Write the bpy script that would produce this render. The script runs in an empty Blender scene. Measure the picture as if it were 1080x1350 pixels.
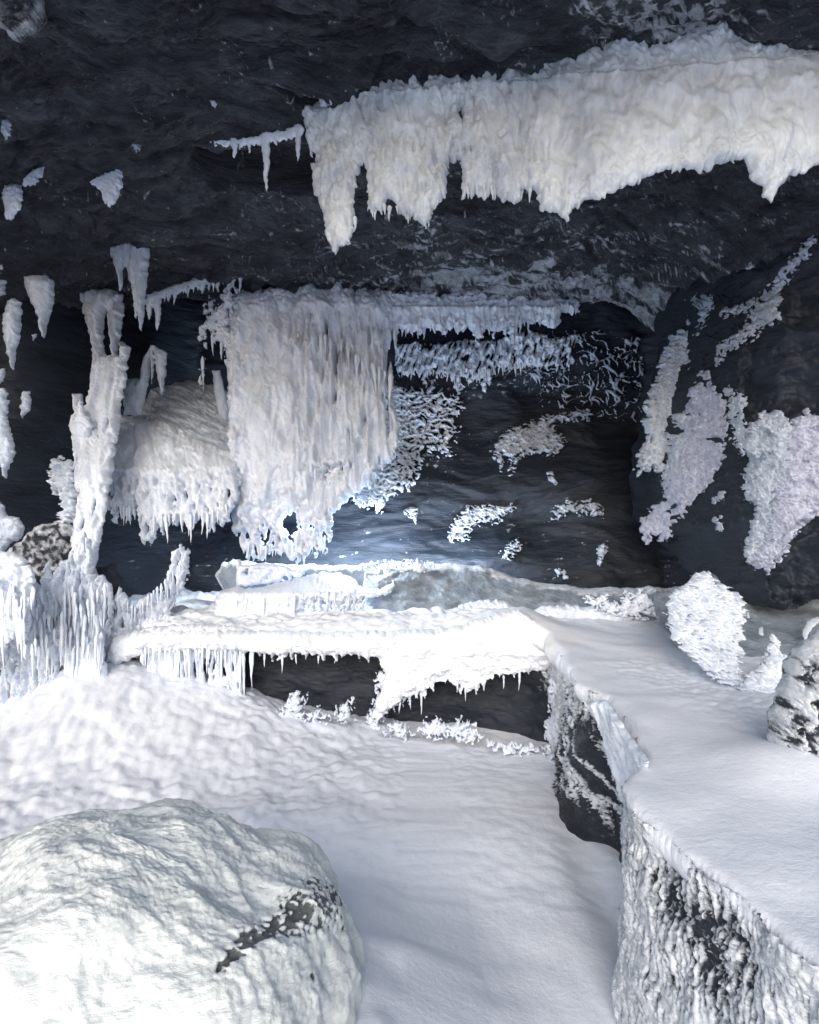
import bpy, math, random
import numpy as np
random.seed(3)
SC = bpy.context.scene
COL = SC.collection
ZC = 2.0                      # camera height above the pit floor
FPX = 900.0                   # focal length measured in photo pixels
CX, CY = 540.0, 675.0

# ------------------------------------------------------------------ camera, light, exposure
cam_d = bpy.data.cameras.new('camera')
cam = bpy.data.objects.new('camera', cam_d)
COL.objects.link(cam)
cam.location = (0, 0, ZC)
cam.rotation_euler = (math.radians(90), 0, 0)
cam_d.sensor_fit = 'VERTICAL'
cam_d.sensor_height = 24
cam_d.lens = 12 * FPX / 675
cam_d.clip_start = 0.05
cam_d.clip_end = 2000
SC.camera = cam

SUN_EL, SUN_AZ = 23, 189      # azimuth: from behind the camera, a little to the left
world = bpy.data.worlds.new('World')
SC.world = world
world.use_nodes = True
wn = world.node_tree
bg = wn.nodes['Background']
sky = wn.nodes.new('ShaderNodeTexSky')
sky.sky_type = 'NISHITA'
sky.sun_disc = False
sky.sun_elevation = math.radians(SUN_EL)
sky.sun_rotation = math.radians(SUN_AZ)
sky.air_density = 1.0
sky.dust_density = 2.0
sky.ozone_density = 1.0
wn.links.new(sky.outputs[0], bg.inputs['Color'])
bg.inputs['Strength'].default_value = 0.15
sun_d = bpy.data.lights.new('sun', 'SUN')
sun_d.energy = 1.6
sun_d.angle = math.radians(40)
sun_d.color = (1.0, 0.995, 0.99)
sun = bpy.data.objects.new('sun', sun_d)
COL.objects.link(sun)
a, e = math.radians(SUN_AZ), math.radians(SUN_EL)
from mathutils import Vector
sdir = Vector((math.sin(a) * math.cos(e), math.cos(a) * math.cos(e), math.sin(e)))
sun.rotation_euler = (-sdir).to_track_quat('-Z', 'Y').to_euler()
sun.location = sdir * 30

vs = SC.view_settings
vs.view_transform = 'Standard'
vs.look = 'None'
vs.exposure = 0.52
vs.gamma = 1
vs.use_curve_mapping = False


def lamp(name, loc, size, energy, color, aim):
    d = bpy.data.lights.new(name, 'AREA')
    d.shape = 'RECTANGLE'
    d.size, d.size_y = size
    d.energy = energy
    d.color = color
    o = bpy.data.objects.new(name, d)
    COL.objects.link(o)
    o.location = (loc[0], loc[1], loc[2] + ZC)
    o.rotation_euler = Vector(aim).to_track_quat('-Z', 'Y').to_euler()
    return o


# the light that glows from behind the crest of the back ledge
lamp('ledge_glow_lamp', (0.0, 8.22, -0.70), (1.9, 0.08), 50, (0.78, 0.89, 1.0), (0, 1.0, 0.05))

lamp('added_ledge_fill', (-0.95, 8.25, 0.10), (1.5, 0.15), 90, (0.74, 0.87, 1.0), (0.25, -0.55, -1))  # added fill lamp, hidden behind the main curtain to brighten the ledge tiers

# ------------------------------------------------------------------ noise
_rs = np.random.RandomState(11)
_P = np.tile(_rs.permutation(256), 3).astype(np.int32)
_A2 = _rs.rand(256).astype(np.float32) * 2 * np.pi
_G2x, _G2y = np.cos(_A2), np.sin(_A2)
_RX, _RY = _rs.rand(256).astype(np.float32), _rs.rand(256).astype(np.float32)
_g = _rs.randn(256, 3)
_g /= np.linalg.norm(_g, axis=1)[:, None]
_G3 = _g.astype(np.float32)


def pn2(x, y, seed=0):
    x = np.asarray(x, np.float32) + seed * 17.31
    y = np.asarray(y, np.float32) + seed * 7.77
    xi, yi = np.floor(x).astype(np.int32), np.floor(y).astype(np.int32)
    xf, yf = x - xi, y - yi
    u, v = xf * xf * xf * (xf * (xf * 6 - 15) + 10), yf * yf * yf * (yf * (yf * 6 - 15) + 10)

    def g(ix, iy, fx, fy):
        h = _P[_P[ix & 255] + (iy & 255)]
        return _G2x[h] * fx + _G2y[h] * fy
    n0 = g(xi, yi, xf, yf) * (1 - u) + g(xi + 1, yi, xf - 1, yf) * u
    n1 = g(xi, yi + 1, xf, yf - 1) * (1 - u) + g(xi + 1, yi + 1, xf - 1, yf - 1) * u
    return (n0 * (1 - v) + n1 * v) * 1.45


def pn3(x, y, z, seed=0):
    x = np.asarray(x, np.float32) + seed * 17.31
    y = np.asarray(y, np.float32) + seed * 7.77
    z = np.asarray(z, np.float32) + seed * 3.13
    xi, yi, zi = [np.floor(q).astype(np.int32) for q in (x, y, z)]
    xf, yf, zf = x - xi, y - yi, z - zi
    u, v, w = [q * q * (3 - 2 * q) for q in (xf, yf, zf)]
    r = 0
    for dx in (0, 1):
        for dy in (0, 1):
            for dz in (0, 1):
                h = _P[_P[_P[(xi + dx) & 255] + ((yi + dy) & 255)] + ((zi + dz) & 255)]
                g = _G3[h]
                d = g[..., 0] * (xf - dx) + g[..., 1] * (yf - dy) + g[..., 2] * (zf - dz)
                r = r + d * (u if dx else 1 - u) * (v if dy else 1 - v) * (w if dz else 1 - w)
    return r * 1.5


def fbm(x, y, o=4, seed=0, gain=0.5):
    r, a_ = 0, 1.0
    for i in range(o):
        r = r + a_ * pn2(x, y, seed + i)
        x, y, a_ = x * 2.03, y * 2.03, a_ * gain
    return r


def ridge(x, y, o=4, seed=0, gain=0.5):
    r, a_ = 0, 1.0
    for i in range(o):
        r = r + a_ * (1 - 2 * np.abs(pn2(x, y, seed + i)))
        x, y, a_ = x * 2.03, y * 2.03, a_ * gain
    return r


def worley(x, y, seed=0):
    x = np.asarray(x, np.float32) + seed * 13.1
    y = np.asarray(y, np.float32) + seed * 5.7
    xi, yi = np.floor(x).astype(np.int32), np.floor(y).astype(np.int32)
    f1 = np.full(x.shape, 9.0, np.float32)
    for dx in (-1, 0, 1):
        for dy in (-1, 0, 1):
            h = _P[_P[(xi + dx) & 255] + ((yi + dy) & 255)]
            f1 = np.minimum(f1, (xi + dx + _RX[h] - x) ** 2 + (yi + dy + _RY[h] - y) ** 2)
    return np.sqrt(f1)


def sst(a_, b_, x):
    t = np.clip((x - a_) / (b_ - a_), 0, 1)
    return t * t * (3 - 2 * t)


def gauss(X, Y, cx, cy, rx, ry):
    return np.exp(-((X - cx) / rx) ** 2 - ((Y - cy) / ry) ** 2)


def sdf(poly, x, y):
    """signed distance to a closed polygon, positive inside"""
    p = np.asarray(poly, np.float32)
    q = np.roll(p, -1, 0)
    d2 = np.full(x.shape, 1e12, np.float32)
    ins = np.zeros(x.shape, bool)
    for (ax, ay), (bx, by) in zip(p, q):
        ex, ey = bx - ax, by - ay
        wx, wy = x - ax, y - ay
        t = np.clip((wx * ex + wy * ey) / (ex * ex + ey * ey + 1e-9), 0, 1)
        d2 = np.minimum(d2, (wx - ex * t) ** 2 + (wy - ey * t) ** 2)
        if ay != by:
            c = (ay > y) != (by > y)
            ins ^= c & (x < (bx - ax) * (y - ay) / (by - ay) + ax)
    d = np.sqrt(d2)
    return np.where(ins, d, -d)


# ------------------------------------------------------------------ materials
def new_mat(name):
    m = bpy.data.materials.new(name)
    m.use_nodes = True
    return m, m.node_tree.nodes, m.node_tree.links, m.node_tree.nodes['Principled BSDF']


def noise_node(N, L, src, scale, detail=4, rough=0.55, stretch=(1, 1, 1), dist=0.0):
    mp = N.new('ShaderNodeMapping')
    mp.inputs['Scale'].default_value = stretch
    L.new(src, mp.inputs['Vector'])
    n = N.new('ShaderNodeTexNoise')
    n.inputs['Scale'].default_value = scale
    n.inputs['Detail'].default_value = detail
    n.inputs['Roughness'].default_value = rough
    n.inputs['Distortion'].default_value = dist
    L.new(mp.outputs[0], n.inputs['Vector'])
    return n.outputs['Fac']


def math_node(N, L, op, a_, b_):
    m = N.new('ShaderNodeMath')
    m.operation = op
    for i, v in enumerate((a_, b_)):
        if isinstance(v, (int, float)):
            m.inputs[i].default_value = v
        else:
            L.new(v, m.inputs[i])
    return m.outputs[0]


def ramp(N, L, fac, stops):
    r = N.new('ShaderNodeValToRGB')
    el = r.color_ramp.elements
    while len(el) < len(stops):
        el.new(0.5)
    for s, (p, c) in zip(el, stops):
        s.position = p
        s.color = (c[0], c[1], c[2], 1)
    L.new(fac, r.inputs[0])
    return r.outputs[0]


def mix_col(N, L, fac, a_, b_):
    m = N.new('ShaderNodeMix')
    m.data_type = 'RGBA'
    for k, v in ((0, fac), (6, a_), (7, b_)):
        if isinstance(v, (int, float)):
            m.inputs[k].default_value = v
        elif isinstance(v, tuple):
            m.inputs[k].default_value = (v[0], v[1], v[2], 1)
        else:
            L.new(v, m.inputs[k])
    return m.outputs[2]


def bump(N, L, bs, h1, s1, d1, h2=None, s2=0, d2=0):
    b = N.new('ShaderNodeBump')
    b.inputs['Strength'].default_value = s1
    b.inputs['Distance'].default_value = d1
    L.new(h1, b.inputs['Height'])
    out = b.outputs[0]
    if h2 is not None:
        c = N.new('ShaderNodeBump')
        c.inputs['Strength'].default_value = s2
        c.inputs['Distance'].default_value = d2
        L.new(h2, c.inputs['Height'])
        L.new(out, c.inputs['Normal'])
        out = c.outputs[0]
    L.new(out, bs.inputs['Normal'])


def ice_mat(name, lo, hi, scale=6, stretch=(1, 1, 0.35), rough=0.5, grain=90, gs=0.35, gd=0.012, sss=0.0, spec=0.3):
    m, N, L, bs = new_mat(name)
    g = N.new('ShaderNodeNewGeometry').outputs['Position']
    n = noise_node(N, L, g, scale, 5, 0.6, stretch)
    n2 = noise_node(N, L, g, scale * 5, 3, 0.6, stretch)
    f = math_node(N, L, 'ADD', math_node(N, L, 'MULTIPLY', n, 0.7), math_node(N, L, 'MULTIPLY', n2, 0.3))
    c = ramp(N, L, f, [(0.34, lo), (0.6, hi)])
    L.new(c, bs.inputs['Base Color'])
    bs.inputs['Roughness'].default_value = rough
    bs.inputs['Specular IOR Level'].default_value = spec
    if sss:
        bs.inputs['Subsurface Weight'].default_value = sss
        bs.inputs['Subsurface Radius'].default_value = (0.5, 0.8, 1.0)
        bs.inputs['Subsurface Scale'].default_value = 0.03
    g1 = noise_node(N, L, g, grain, 3, 0.65)
    g2 = noise_node(N, L, g, grain * 0.22, 3, 0.6, stretch)
    bump(N, L, bs, g1, gs, gd, g2, gs, gd * 2.5)
    return m


def rock_mat(name, c0, c1, frost_lo, frost_hi, scale=3, stretch=(0.6, 0.6, 2.2), rough=0.55, edge=0.18, grain=55, spec=0.35, fn=0.5, bs=0.4):
    """dark rock whose 'frost' attribute says where rime has settled on it"""
    m, N, L, bsdf = new_mat(name)
    g = N.new('ShaderNodeNewGeometry').outputs['Position']
    n = noise_node(N, L, g, scale, 6, 0.65, stretch, 0.4)
    c = ramp(N, L, n, [(0.32, c0), (0.68, c1)])
    at = N.new('ShaderNodeAttribute')
    at.attribute_name = 'frost'
    fn_ = noise_node(N, L, g, grain, 3, 0.7)
    fv = math_node(N, L, 'ADD', at.outputs['Fac'], math_node(N, L, 'MULTIPLY', math_node(N, L, 'SUBTRACT', fn_, 0.5), fn))
    mr = N.new('ShaderNodeMapRange')
    mr.inputs['From Min'].default_value = 0.5 - edge
    mr.inputs['From Max'].default_value = 0.5 + edge
    L.new(fv, mr.inputs['Value'])
    fr = noise_node(N, L, g, 14, 4, 0.6)
    fc = ramp(N, L, fr, [(0.35, frost_lo), (0.6, frost_hi)])
    L.new(mix_col(N, L, mr.outputs[0], c, fc), bsdf.inputs['Base Color'])
    bsdf.inputs['Roughness'].default_value = rough
    bsdf.inputs['Specular IOR Level'].default_value = spec
    g1 = noise_node(N, L, g, grain * 0.9, 4, 0.7)
    g2 = noise_node(N, L, g, scale * 4, 5, 0.65, stretch, 0.6)
    bump(N, L, bsdf, g1, bs, 0.014, g2, min(1.0, bs * 1.25), 0.06)
    return m


M_ICE = ice_mat('white_ice', (0.55, 0.605, 0.71), (0.73, 0.785, 0.89), gs=0.2, sss=0.25)
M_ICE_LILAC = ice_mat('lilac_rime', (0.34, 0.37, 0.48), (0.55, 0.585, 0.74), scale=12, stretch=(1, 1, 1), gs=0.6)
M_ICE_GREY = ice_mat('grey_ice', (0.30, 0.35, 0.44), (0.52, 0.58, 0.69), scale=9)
M_ICE_CREAM = ice_mat('cream_ice', (0.44, 0.485, 0.555), (0.74, 0.79, 0.835), scale=3.0, stretch=(1, 1, 0.8), rough=0.5, grain=60, gs=0.2)
M_SNOW = ice_mat('powder_snow', (0.68, 0.715, 0.79), (0.76, 0.795, 0.865), scale=1.4, stretch=(1, 1, 1), rough=0.75, grain=120, gs=0.3, gd=0.005, spec=0.2)
M_SNOW_BOULDER = None
M_ROCK = rock_mat('dark_cave_rock', (0.011, 0.014, 0.020), (0.070, 0.080, 0.098), (0.22, 0.25, 0.29), (0.5, 0.54, 0.6), scale=4, grain=38, fn=0.7, bs=0.9)
M_WALL = rock_mat('slate_wall_rock', (0.007, 0.011, 0.018), (0.021, 0.029, 0.045), (0.3, 0.33, 0.38), (0.6, 0.63, 0.7), scale=1.6)
M_GLAZE = rock_mat('ice_glazed_rock', (0.15, 0.18, 0.225), (0.32, 0.375, 0.44), (0.55, 0.60, 0.66), (0.76, 0.8, 0.86), scale=4, stretch=(1, 1, 1), rough=0.5)
M_FACE = rock_mat('frosted_ledge_rock', (0.009, 0.013, 0.020), (0.024, 0.031, 0.044), (0.38, 0.42, 0.48), (0.66, 0.70, 0.75), edge=0.22, grain=70, fn=0.8)
M_STONE = rock_mat('snowy_boulder_stone', (0.045, 0.05, 0.052), (0.14, 0.15, 0.152), (0.58, 0.62, 0.625), (0.69, 0.725, 0.72), edge=0.1, grain=80, rough=0.75, fn=0.9, bs=0.22)


# ------------------------------------------------------------------ mesh output
def link(name, V, T, mat, smooth=True, attr=None, parent=None, quads=False):
    V = np.asarray(V, np.float32).copy()
    V[:, 2] += ZC
    lo, hi = V.min(0), V.max(0)
    org = np.array([(lo[0] + hi[0]) / 2, (lo[1] + hi[1]) / 2, lo[2]], np.float32)
    V -= org
    me = bpy.data.meshes.new(name)
    nv, nt = len(V), len(T)
    k = T.shape[1]
    me.vertices.add(nv)
    me.vertices.foreach_set('co', V.ravel())
    me.loops.add(nt * k)
    me.polygons.add(nt)
    me.loops.foreach_set('vertex_index', T.astype(np.int32).ravel())
    me.polygons.foreach_set('loop_start', np.arange(0, nt * k, k, dtype=np.int32))
    me.polygons.foreach_set('use_smooth', np.full(nt, smooth, bool))
    me.update(calc_edges=True)
    if attr is not None:
        at = me.attributes.new('frost', 'FLOAT', 'POINT')
        at.data.foreach_set('value', np.asarray(attr, np.float32))
    me.materials.append(mat)
    o = bpy.data.objects.new(name, me)
    COL.objects.link(o)
    if parent is not None:
        o.parent = parent
        o.location = Vector(org) - parent.location
    else:
        o.location = org
    return o


def tag(o, label=None, cat=None, group=None, kind=None):
    if label: o['label'] = label
    if cat: o['category'] = cat
    if group: o['group'] = group
    if kind: o['kind'] = kind
    return o


def grid_faces(nr, nc, flip=False):
    i = np.arange(nr * nc).reshape(nr, nc)
    a_, b_, c, d = i[:-1, :-1].ravel(), i[:-1, 1:].ravel(), i[1:, 1:].ravel(), i[1:, :-1].ravel()
    return np.stack([a_, d, c, b_] if flip else [a_, b_, c, d], 1)


def marching(F, extra):
    """triangulate F>0 on a unit grid; returns vertex (col,row), interpolated extras, triangles, rim flag"""
    nr, nc = F.shape
    N = nr * nc
    idx = np.arange(N).reshape(nr, nc)
    f = F.ravel()
    a_, b_, c, d = idx[:-1, :-1].ravel(), idx[:-1, 1:].ravel(), idx[1:, 1:].ravel(), idx[1:, :-1].ravel()
    tri = np.concatenate([np.stack([a_, b_, c], 1), np.stack([a_, c, d], 1)])
    ins = f[tri] > 0
    n = ins.sum(1)
    full = tri[n == 3]
    edges, tris = [], []           # symbolic verts: (p,q) pairs; p==q is a grid vertex
    tris.append(np.stack([full, full], 2))
    for k in range(3):
        o, p, q = tri[:, k], tri[:, (k + 1) % 3], tri[:, (k + 2) % 3]
        s = (n == 1) & ins[:, k]
        tris.append(np.stack([np.stack([o[s], o[s]], 1), np.stack([o[s], p[s]], 1), np.stack([o[s], q[s]], 1)], 1))
        s = (n == 2) & ~ins[:, k]
        P, Q, O = p[s], q[s], o[s]
        tris.append(np.stack([np.stack([P, P], 1), np.stack([Q, Q], 1), np.stack([Q, O], 1)], 1))
        tris.append(np.stack([np.stack([P, P], 1), np.stack([Q, O], 1), np.stack([P, O], 1)], 1))
    t = np.concatenate(tris)
    key = t.min(2).astype(np.int64) * N + t.max(2)
    uk, inv = np.unique(key.ravel(), return_inverse=True)
    T = inv.reshape(-1, 3)
    i0, i1 = uk // N, uk % N
    f0, f1 = f[i0], f[i1]
    w = np.where(i0 == i1, 0, f0 / np.where(f0 == f1, 1, f0 - f1))
    w = np.clip(w, 0.0, 1.0)
    x = (i0 % nc) * (1 - w) + (i1 % nc) * w
    y = (i0 // nc) * (1 - w) + (i1 // nc) * w
    ex = [g.ravel()[i0] * (1 - w) + g.ravel()[i1] * w for g in extra]
    return x, y, ex, T, i0 != i1


def drip_table(x0, x1, seed, sp, w, Ln, p=0.75):
    """a comb of hanging spikes: length against x"""
    r = np.random.RandomState(seed)
    xs = np.arange(x0 - 20, x1 + 20, 0.25)
    out = np.zeros(len(xs))
    x = x0 - 10
    while x < x1 + 10:
        hw = r.uniform(*w)
        ln = Ln[0] + (Ln[1] - Ln[0]) * r.rand() ** 1.7
        t = 1 - np.abs(xs - x) / hw
        out = np.maximum(out, ln * np.clip(t, 0, 1) ** p)
        x += r.uniform(0.5, 1.5) * sp
    return xs, out


def relief(name, poly, Y, mat, r=10, k=1.0, back=None, holes=(), step=1.5, warp=(2.0, 9.0), drips=(), spikes=(),
           cut=None, detail=None, frost=None, seed=1, margin=None, label=None, cat=None, group=None, kind=None, parent=None,
           mapf=None, keep=False, grow=0.0):
    """a solid slab of ice, rime or rock: outline in photo pixels at its own distance, real size and thickness"""
    step = max(step, 1.0) * 1.22
    p = np.asarray(poly, float)
    mg = margin or (warp[0] + 4)
    dl = max([d['L'][1] for d in drips] + [0])
    x0, x1 = p[:, 0].min() - mg, p[:, 0].max() + mg
    y0, y1 = p[:, 1].min() - mg, p[:, 1].max() + mg + dl
    for s in spikes:
        x0, x1, y1 = min(x0, s[0] - s[2] - 3), max(x1, s[0] + s[2] + 3), max(y1, s[3] + 4)
    xs, ys = np.arange(x0, x1 + step, step), np.arange(y0, y1 + step, step)
    gx, gy = np.meshgrid(xs.astype(np.float32), ys.astype(np.float32))
    wa, ws = warp
    wx = gx + wa * fbm(gx / ws, gy / ws, 3, seed + 31)
    wy = gy + wa * fbm(gx / ws, gy / ws, 3, seed + 57)

    def base(x, y):
        F = sdf(poly, x, y)
        for h in holes:
            F = np.minimum(F, -sdf(h, x, y))
        return F
    F = base(wx, wy)
    F = F + grow
    for j, d in enumerate(drips):
        tx, tv = drip_table(x0, x1, seed * 7 + j, d['sp'], d['w'], d['L'])
        lx = wx + 2.5 * pn2(gx / 25, gy / 40, seed + 9) + d.get('lean', 0) * (gy - y0)
        dv = np.interp(lx, tx, tv).astype(np.float32)
        if 'rng' in d:
            dv = dv * ((gx > d['rng'][0]) & (gx < d['rng'][1]))
        n = max(1, int(math.ceil(d['L'][1] / 12.0)))
        for q in range(n):
            F = np.maximum(F, base(wx, wy - dv * (q + 1) / n))
    for (cx, ty, hw, by) in spikes:
        t = (gy - ty) / (by - ty)
        ww = hw * np.clip(1 - t, 0, 1) ** 0.65
        sp = ww - np.abs(gx + 1.5 * pn2(gx / 30, gy / 14, seed + 4) + 1.2 * pn2(gx / 5, gy / 5, seed + 8) - cx)
        sp = np.minimum(sp, np.minimum(gy - ty + hw, by - gy))
        F = np.maximum(F, sp)
    if cut is not None:
        F = cut(gx, gy, F)
    gyy, gxx = np.gradient(F, step)
    gm = np.sqrt(gxx ** 2 + gyy ** 2)
    Fn = F / np.maximum(1.0, gm)
    Fc = np.clip(Fn, 0, r)
    h = k * np.sqrt(Fc * (2 * r - Fc))
    hb = h * 0.6 if back is None else back * np.sqrt(Fc * (2 * r - Fc))
    soft = np.clip(Fn / 4.0, 0, 1)
    if detail is not None:
        h = h + detail(gx, gy, Fn) * soft
    fr = frost(gx, gy, Fn) if frost is not None else None
    ex = [h, hb] + ([fr] if fr is not None else [])
    # kill specks
    vx, vy, E, T, rim = marching(F, ex)
    if len(T) == 0:
        return None
    vx, vy = xs[0] + vx * step, ys[0] + vy * step
    hh, bb = E[0].copy(), E[1].copy()
    hh[rim] = 0
    bb[rim] = 0
    Yb = Y(vx, vy) if callable(Y) else np.full(len(vx), float(Y))
    if mapf is None:
        s = Yb / FPX
        front = np.stack([(vx - CX) * s, Yb - hh * s, -(vy - CY) * s], 1)
        backv = np.stack([(vx - CX) * s, Yb + bb * s, -(vy - CY) * s], 1)
    else:
        front, backv = mapf(vx, vy, hh), mapf(vx, vy, -bb)
    n = len(vx)
    bi = np.where(rim, np.arange(n), -1)
    inner = np.where(~rim)[0]
    bi[inner] = n + np.arange(len(inner))
    V = np.concatenate([front, backv[inner]])
    TT = np.concatenate([T, bi[T][:, ::-1]])
    at = None
    if fr is not None:
        at = np.concatenate([E[2], E[2][inner]])
    o = link(name, V, TT, mat, attr=at, parent=parent)
    tag(o, label, cat, group, kind)
    if keep:
        o_grid = (xs, ys, (Y(gx, gy) if callable(Y) else np.full(gx.shape, float(Y))), h)
        return o, o_grid
    return o


# surface finishes (heights in photo pixels)
def flutes(amp=3.0, fx=7.0, fy=60.0, lump=1.0, seed=5):
    def f(x, y, F):
        xx = x + 4 * pn2(x / 40, y / 40, seed)
        a_ = ridge(xx / fx, y / fy, 3, seed + 1)
        return amp * (a_ - 0.4) + lump * fbm(x / 6, y / 9, 3, seed + 7)
    return f


def terraces(levels, stepz=5.0, sp=9, w=(3, 9), L=(5, 40), base=None, seed=3, fl=None, wob=10):
    tabs = [drip_table(-40, 1140, seed * 13 + i, sp, w, L) for i in range(len(levels))]

    def f(x, y, F):
        h = base(x, y, F) if base else 0
        for i, lv in enumerate(levels):
            yl = np.interp(x + 2 * pn2(x / 20, y / 30, seed + i), *tabs[i]) + (lv(x) if callable(lv) else lv) + wob * fbm(x / 60, x * 0 + i, 2, seed)
            h = h + stepz * (1 - sst(-2.0, 2.0, y - yl)) * (1 - 0.5 * sst(0, 60, yl - y))
        return h
    return f


def lumps(amp=5.0, sc=8.0, seed=2, stretch=1.0, ang=0.0):
    ca, sa = math.cos(ang), math.sin(ang)

    def f(x, y, F):
        u, v = (x * ca + y * sa), (-x * sa + y * ca) / stretch
        u = u + 2 * pn2(x / 9, y / 9, seed)
        w1 = worley(u / sc, v / sc, seed)
        w2 = worley(u / sc * 2.1, v / sc * 2.1, seed + 3)
        return amp * (1 - 1.3 * w1) + amp * 0.5 * (1 - 1.3 * w2) + amp * 0.3 * fbm(x / sc * 2, y / sc * 2, 2, seed)
    return f


def region(n, m):
    return n + 40 * (1 - m)


def flow(a1=6.0, a2=2.6, a3=1.0, crev=7.0, fx=26.0, fy=90.0, seed=5):
    def f(x, y, F):
        xx = x + 9 * pn2(x / 70, y / 70, seed) + 2 * pn2(x / 14, y / 20, seed + 2)
        h = a1 * fbm(xx / fx, y / fy, 3, seed + 3) + a2 * fbm(xx / 7.5, y / 42, 3, seed + 6) + a3 * fbm(x / 3.6, y / 5, 3, seed + 9)
        c = sst(0.80, 0.97, 1 - np.abs(pn2(xx / 17, y / 85, seed + 12))) * sst(0.05, 0.4, fbm(x / 40, y / 45, 2, seed + 15))
        return h - crev * c
    return f


def add(*fs):
    return lambda x, y, F: sum(f(x, y, F) for f in fs)


def lace(thr=0.0, sc=7.0, asp=0.5, amt=6.0, seed=3, fade=None):
    """bite holes in a sheet so it reads as lacy rime that dissolves towards its borders"""
    def f(x, y, F):
        xx, yy = x + 5 * pn2(x / 14, y / 14, seed + 2), y + 4 * pn2(x / 13, y / 13, seed + 5)
        n = fbm(xx / sc / 1.2, yy / sc / asp / 1.2, 5, seed, 0.72)
        t = thr - 0.55 + 0.11 * np.clip(F, -4, 9)
        return np.minimum(F + 2.5, amt * (n + t))
    return f


def streaks(thr=0.1, fx=5.0, fy=30.0, amt=5.0, seed=4, rng=None):
    def f(x, y, F):
        n = fbm((x + 3 * pn2(x / 30, y / 30, seed + 3)) / fx, y / fy, 3, seed)
        t = thr if rng is None else thr + rng(x, y)
        return np.minimum(F, amt * (n + t))
    return f


def lin(pts):
    xs_, ys_ = zip(*pts)
    return lambda v: np.interp(v, xs_, ys_)


def Ypy(*pts):
    g = lin(pts)
    return lambda x, y: g(y)


def Ypx(*pts):
    g = lin(pts)
    return lambda x, y: g(x)


# ------------------------------------------------------------------ the rock: ceiling, walls
def ceil_z(X, Y):
    z = 2.66 + 0.07 * fbm(X / 1.6, Y / 1.1, 3, 3)
    xx = X + 0.35 * pn2(X / 1.3, Y / 1.3, 8)
    yy = Y + 0.22 * fbm(X / 0.9, Y / 0.9, 2, 9)
    z = z - 0.055 * ridge(xx / 1.5, yy / 0.42, 3, 21, 0.5)
    z = z + 0.032 * fbm(xx / 0.34, yy / 0.2, 4, 41, 0.62)
    z = z - 0.03 * ridge(xx / 0.7, yy / 0.3, 2, 51)
    z = z + 0.014 * ridge(xx / 0.16, yy / 0.05, 2, 61, 0.6)
    st = pn2((xx + 0.5 * yy) / 1.1, (yy - 0.25 * xx) / 0.16, 66)
    z = z - 0.05 * sst(-0.10, 0.14, st) * (0.5 + 0.5 * pn2(X / 0.8, Y / 0.8, 67))
    z = z - 0.035 * sst(-0.05, 0.08, pn2((xx - 0.7 * yy) / 0.6, (yy + 0.4 * xx) / 0.22, 68))
    # recess behind the thin icicle ledge, and a few eyed hollows
    z = z + 0.34 * sst(0, .25, 1 - ((X + 1.05) / 0.62) ** 2 - ((Y - 5.15) / 0.40) ** 2)
    for cx, cy, rx, ry, d in ((-0.62, 4.25, 0.13, 0.12, 0.08), (-2.2, 6.62, 0.42, 0.16, 0.12), (-0.45, 3.72, .3, .12, .05),
                              (0.25, 3.9, 0.3, 0.1, 0.06), (-1.4, 3.85, 0.5, 0.16, 0.05)):
        z = z + d * sst(0, .5, 1 - ((X - cx) / rx) ** 2 - ((Y - cy) / ry) ** 2)
    # the brow above the back recess hangs a little, then the roof rises behind it
    brow = 8.15 + 0.18 * fbm(X / 1.2, X * 0, 2, 5)
    z = z - 0.10 * np.exp(-((Y - brow + 0.2) / 0.35) ** 2) + 0.75 * sst(0.0, 0.5, Y - brow)
    # sinks towards the right-hand wall and the left-hand wall
    z = z - 0.9 * sst(1.9, 3.8, X - 0.10 * (Y - 5)) * sst(4.2, 6.0, Y) - 0.5 * sst(3.4, 4.6, -X) * sst(4.5, 7, Y)
    return z


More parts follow.
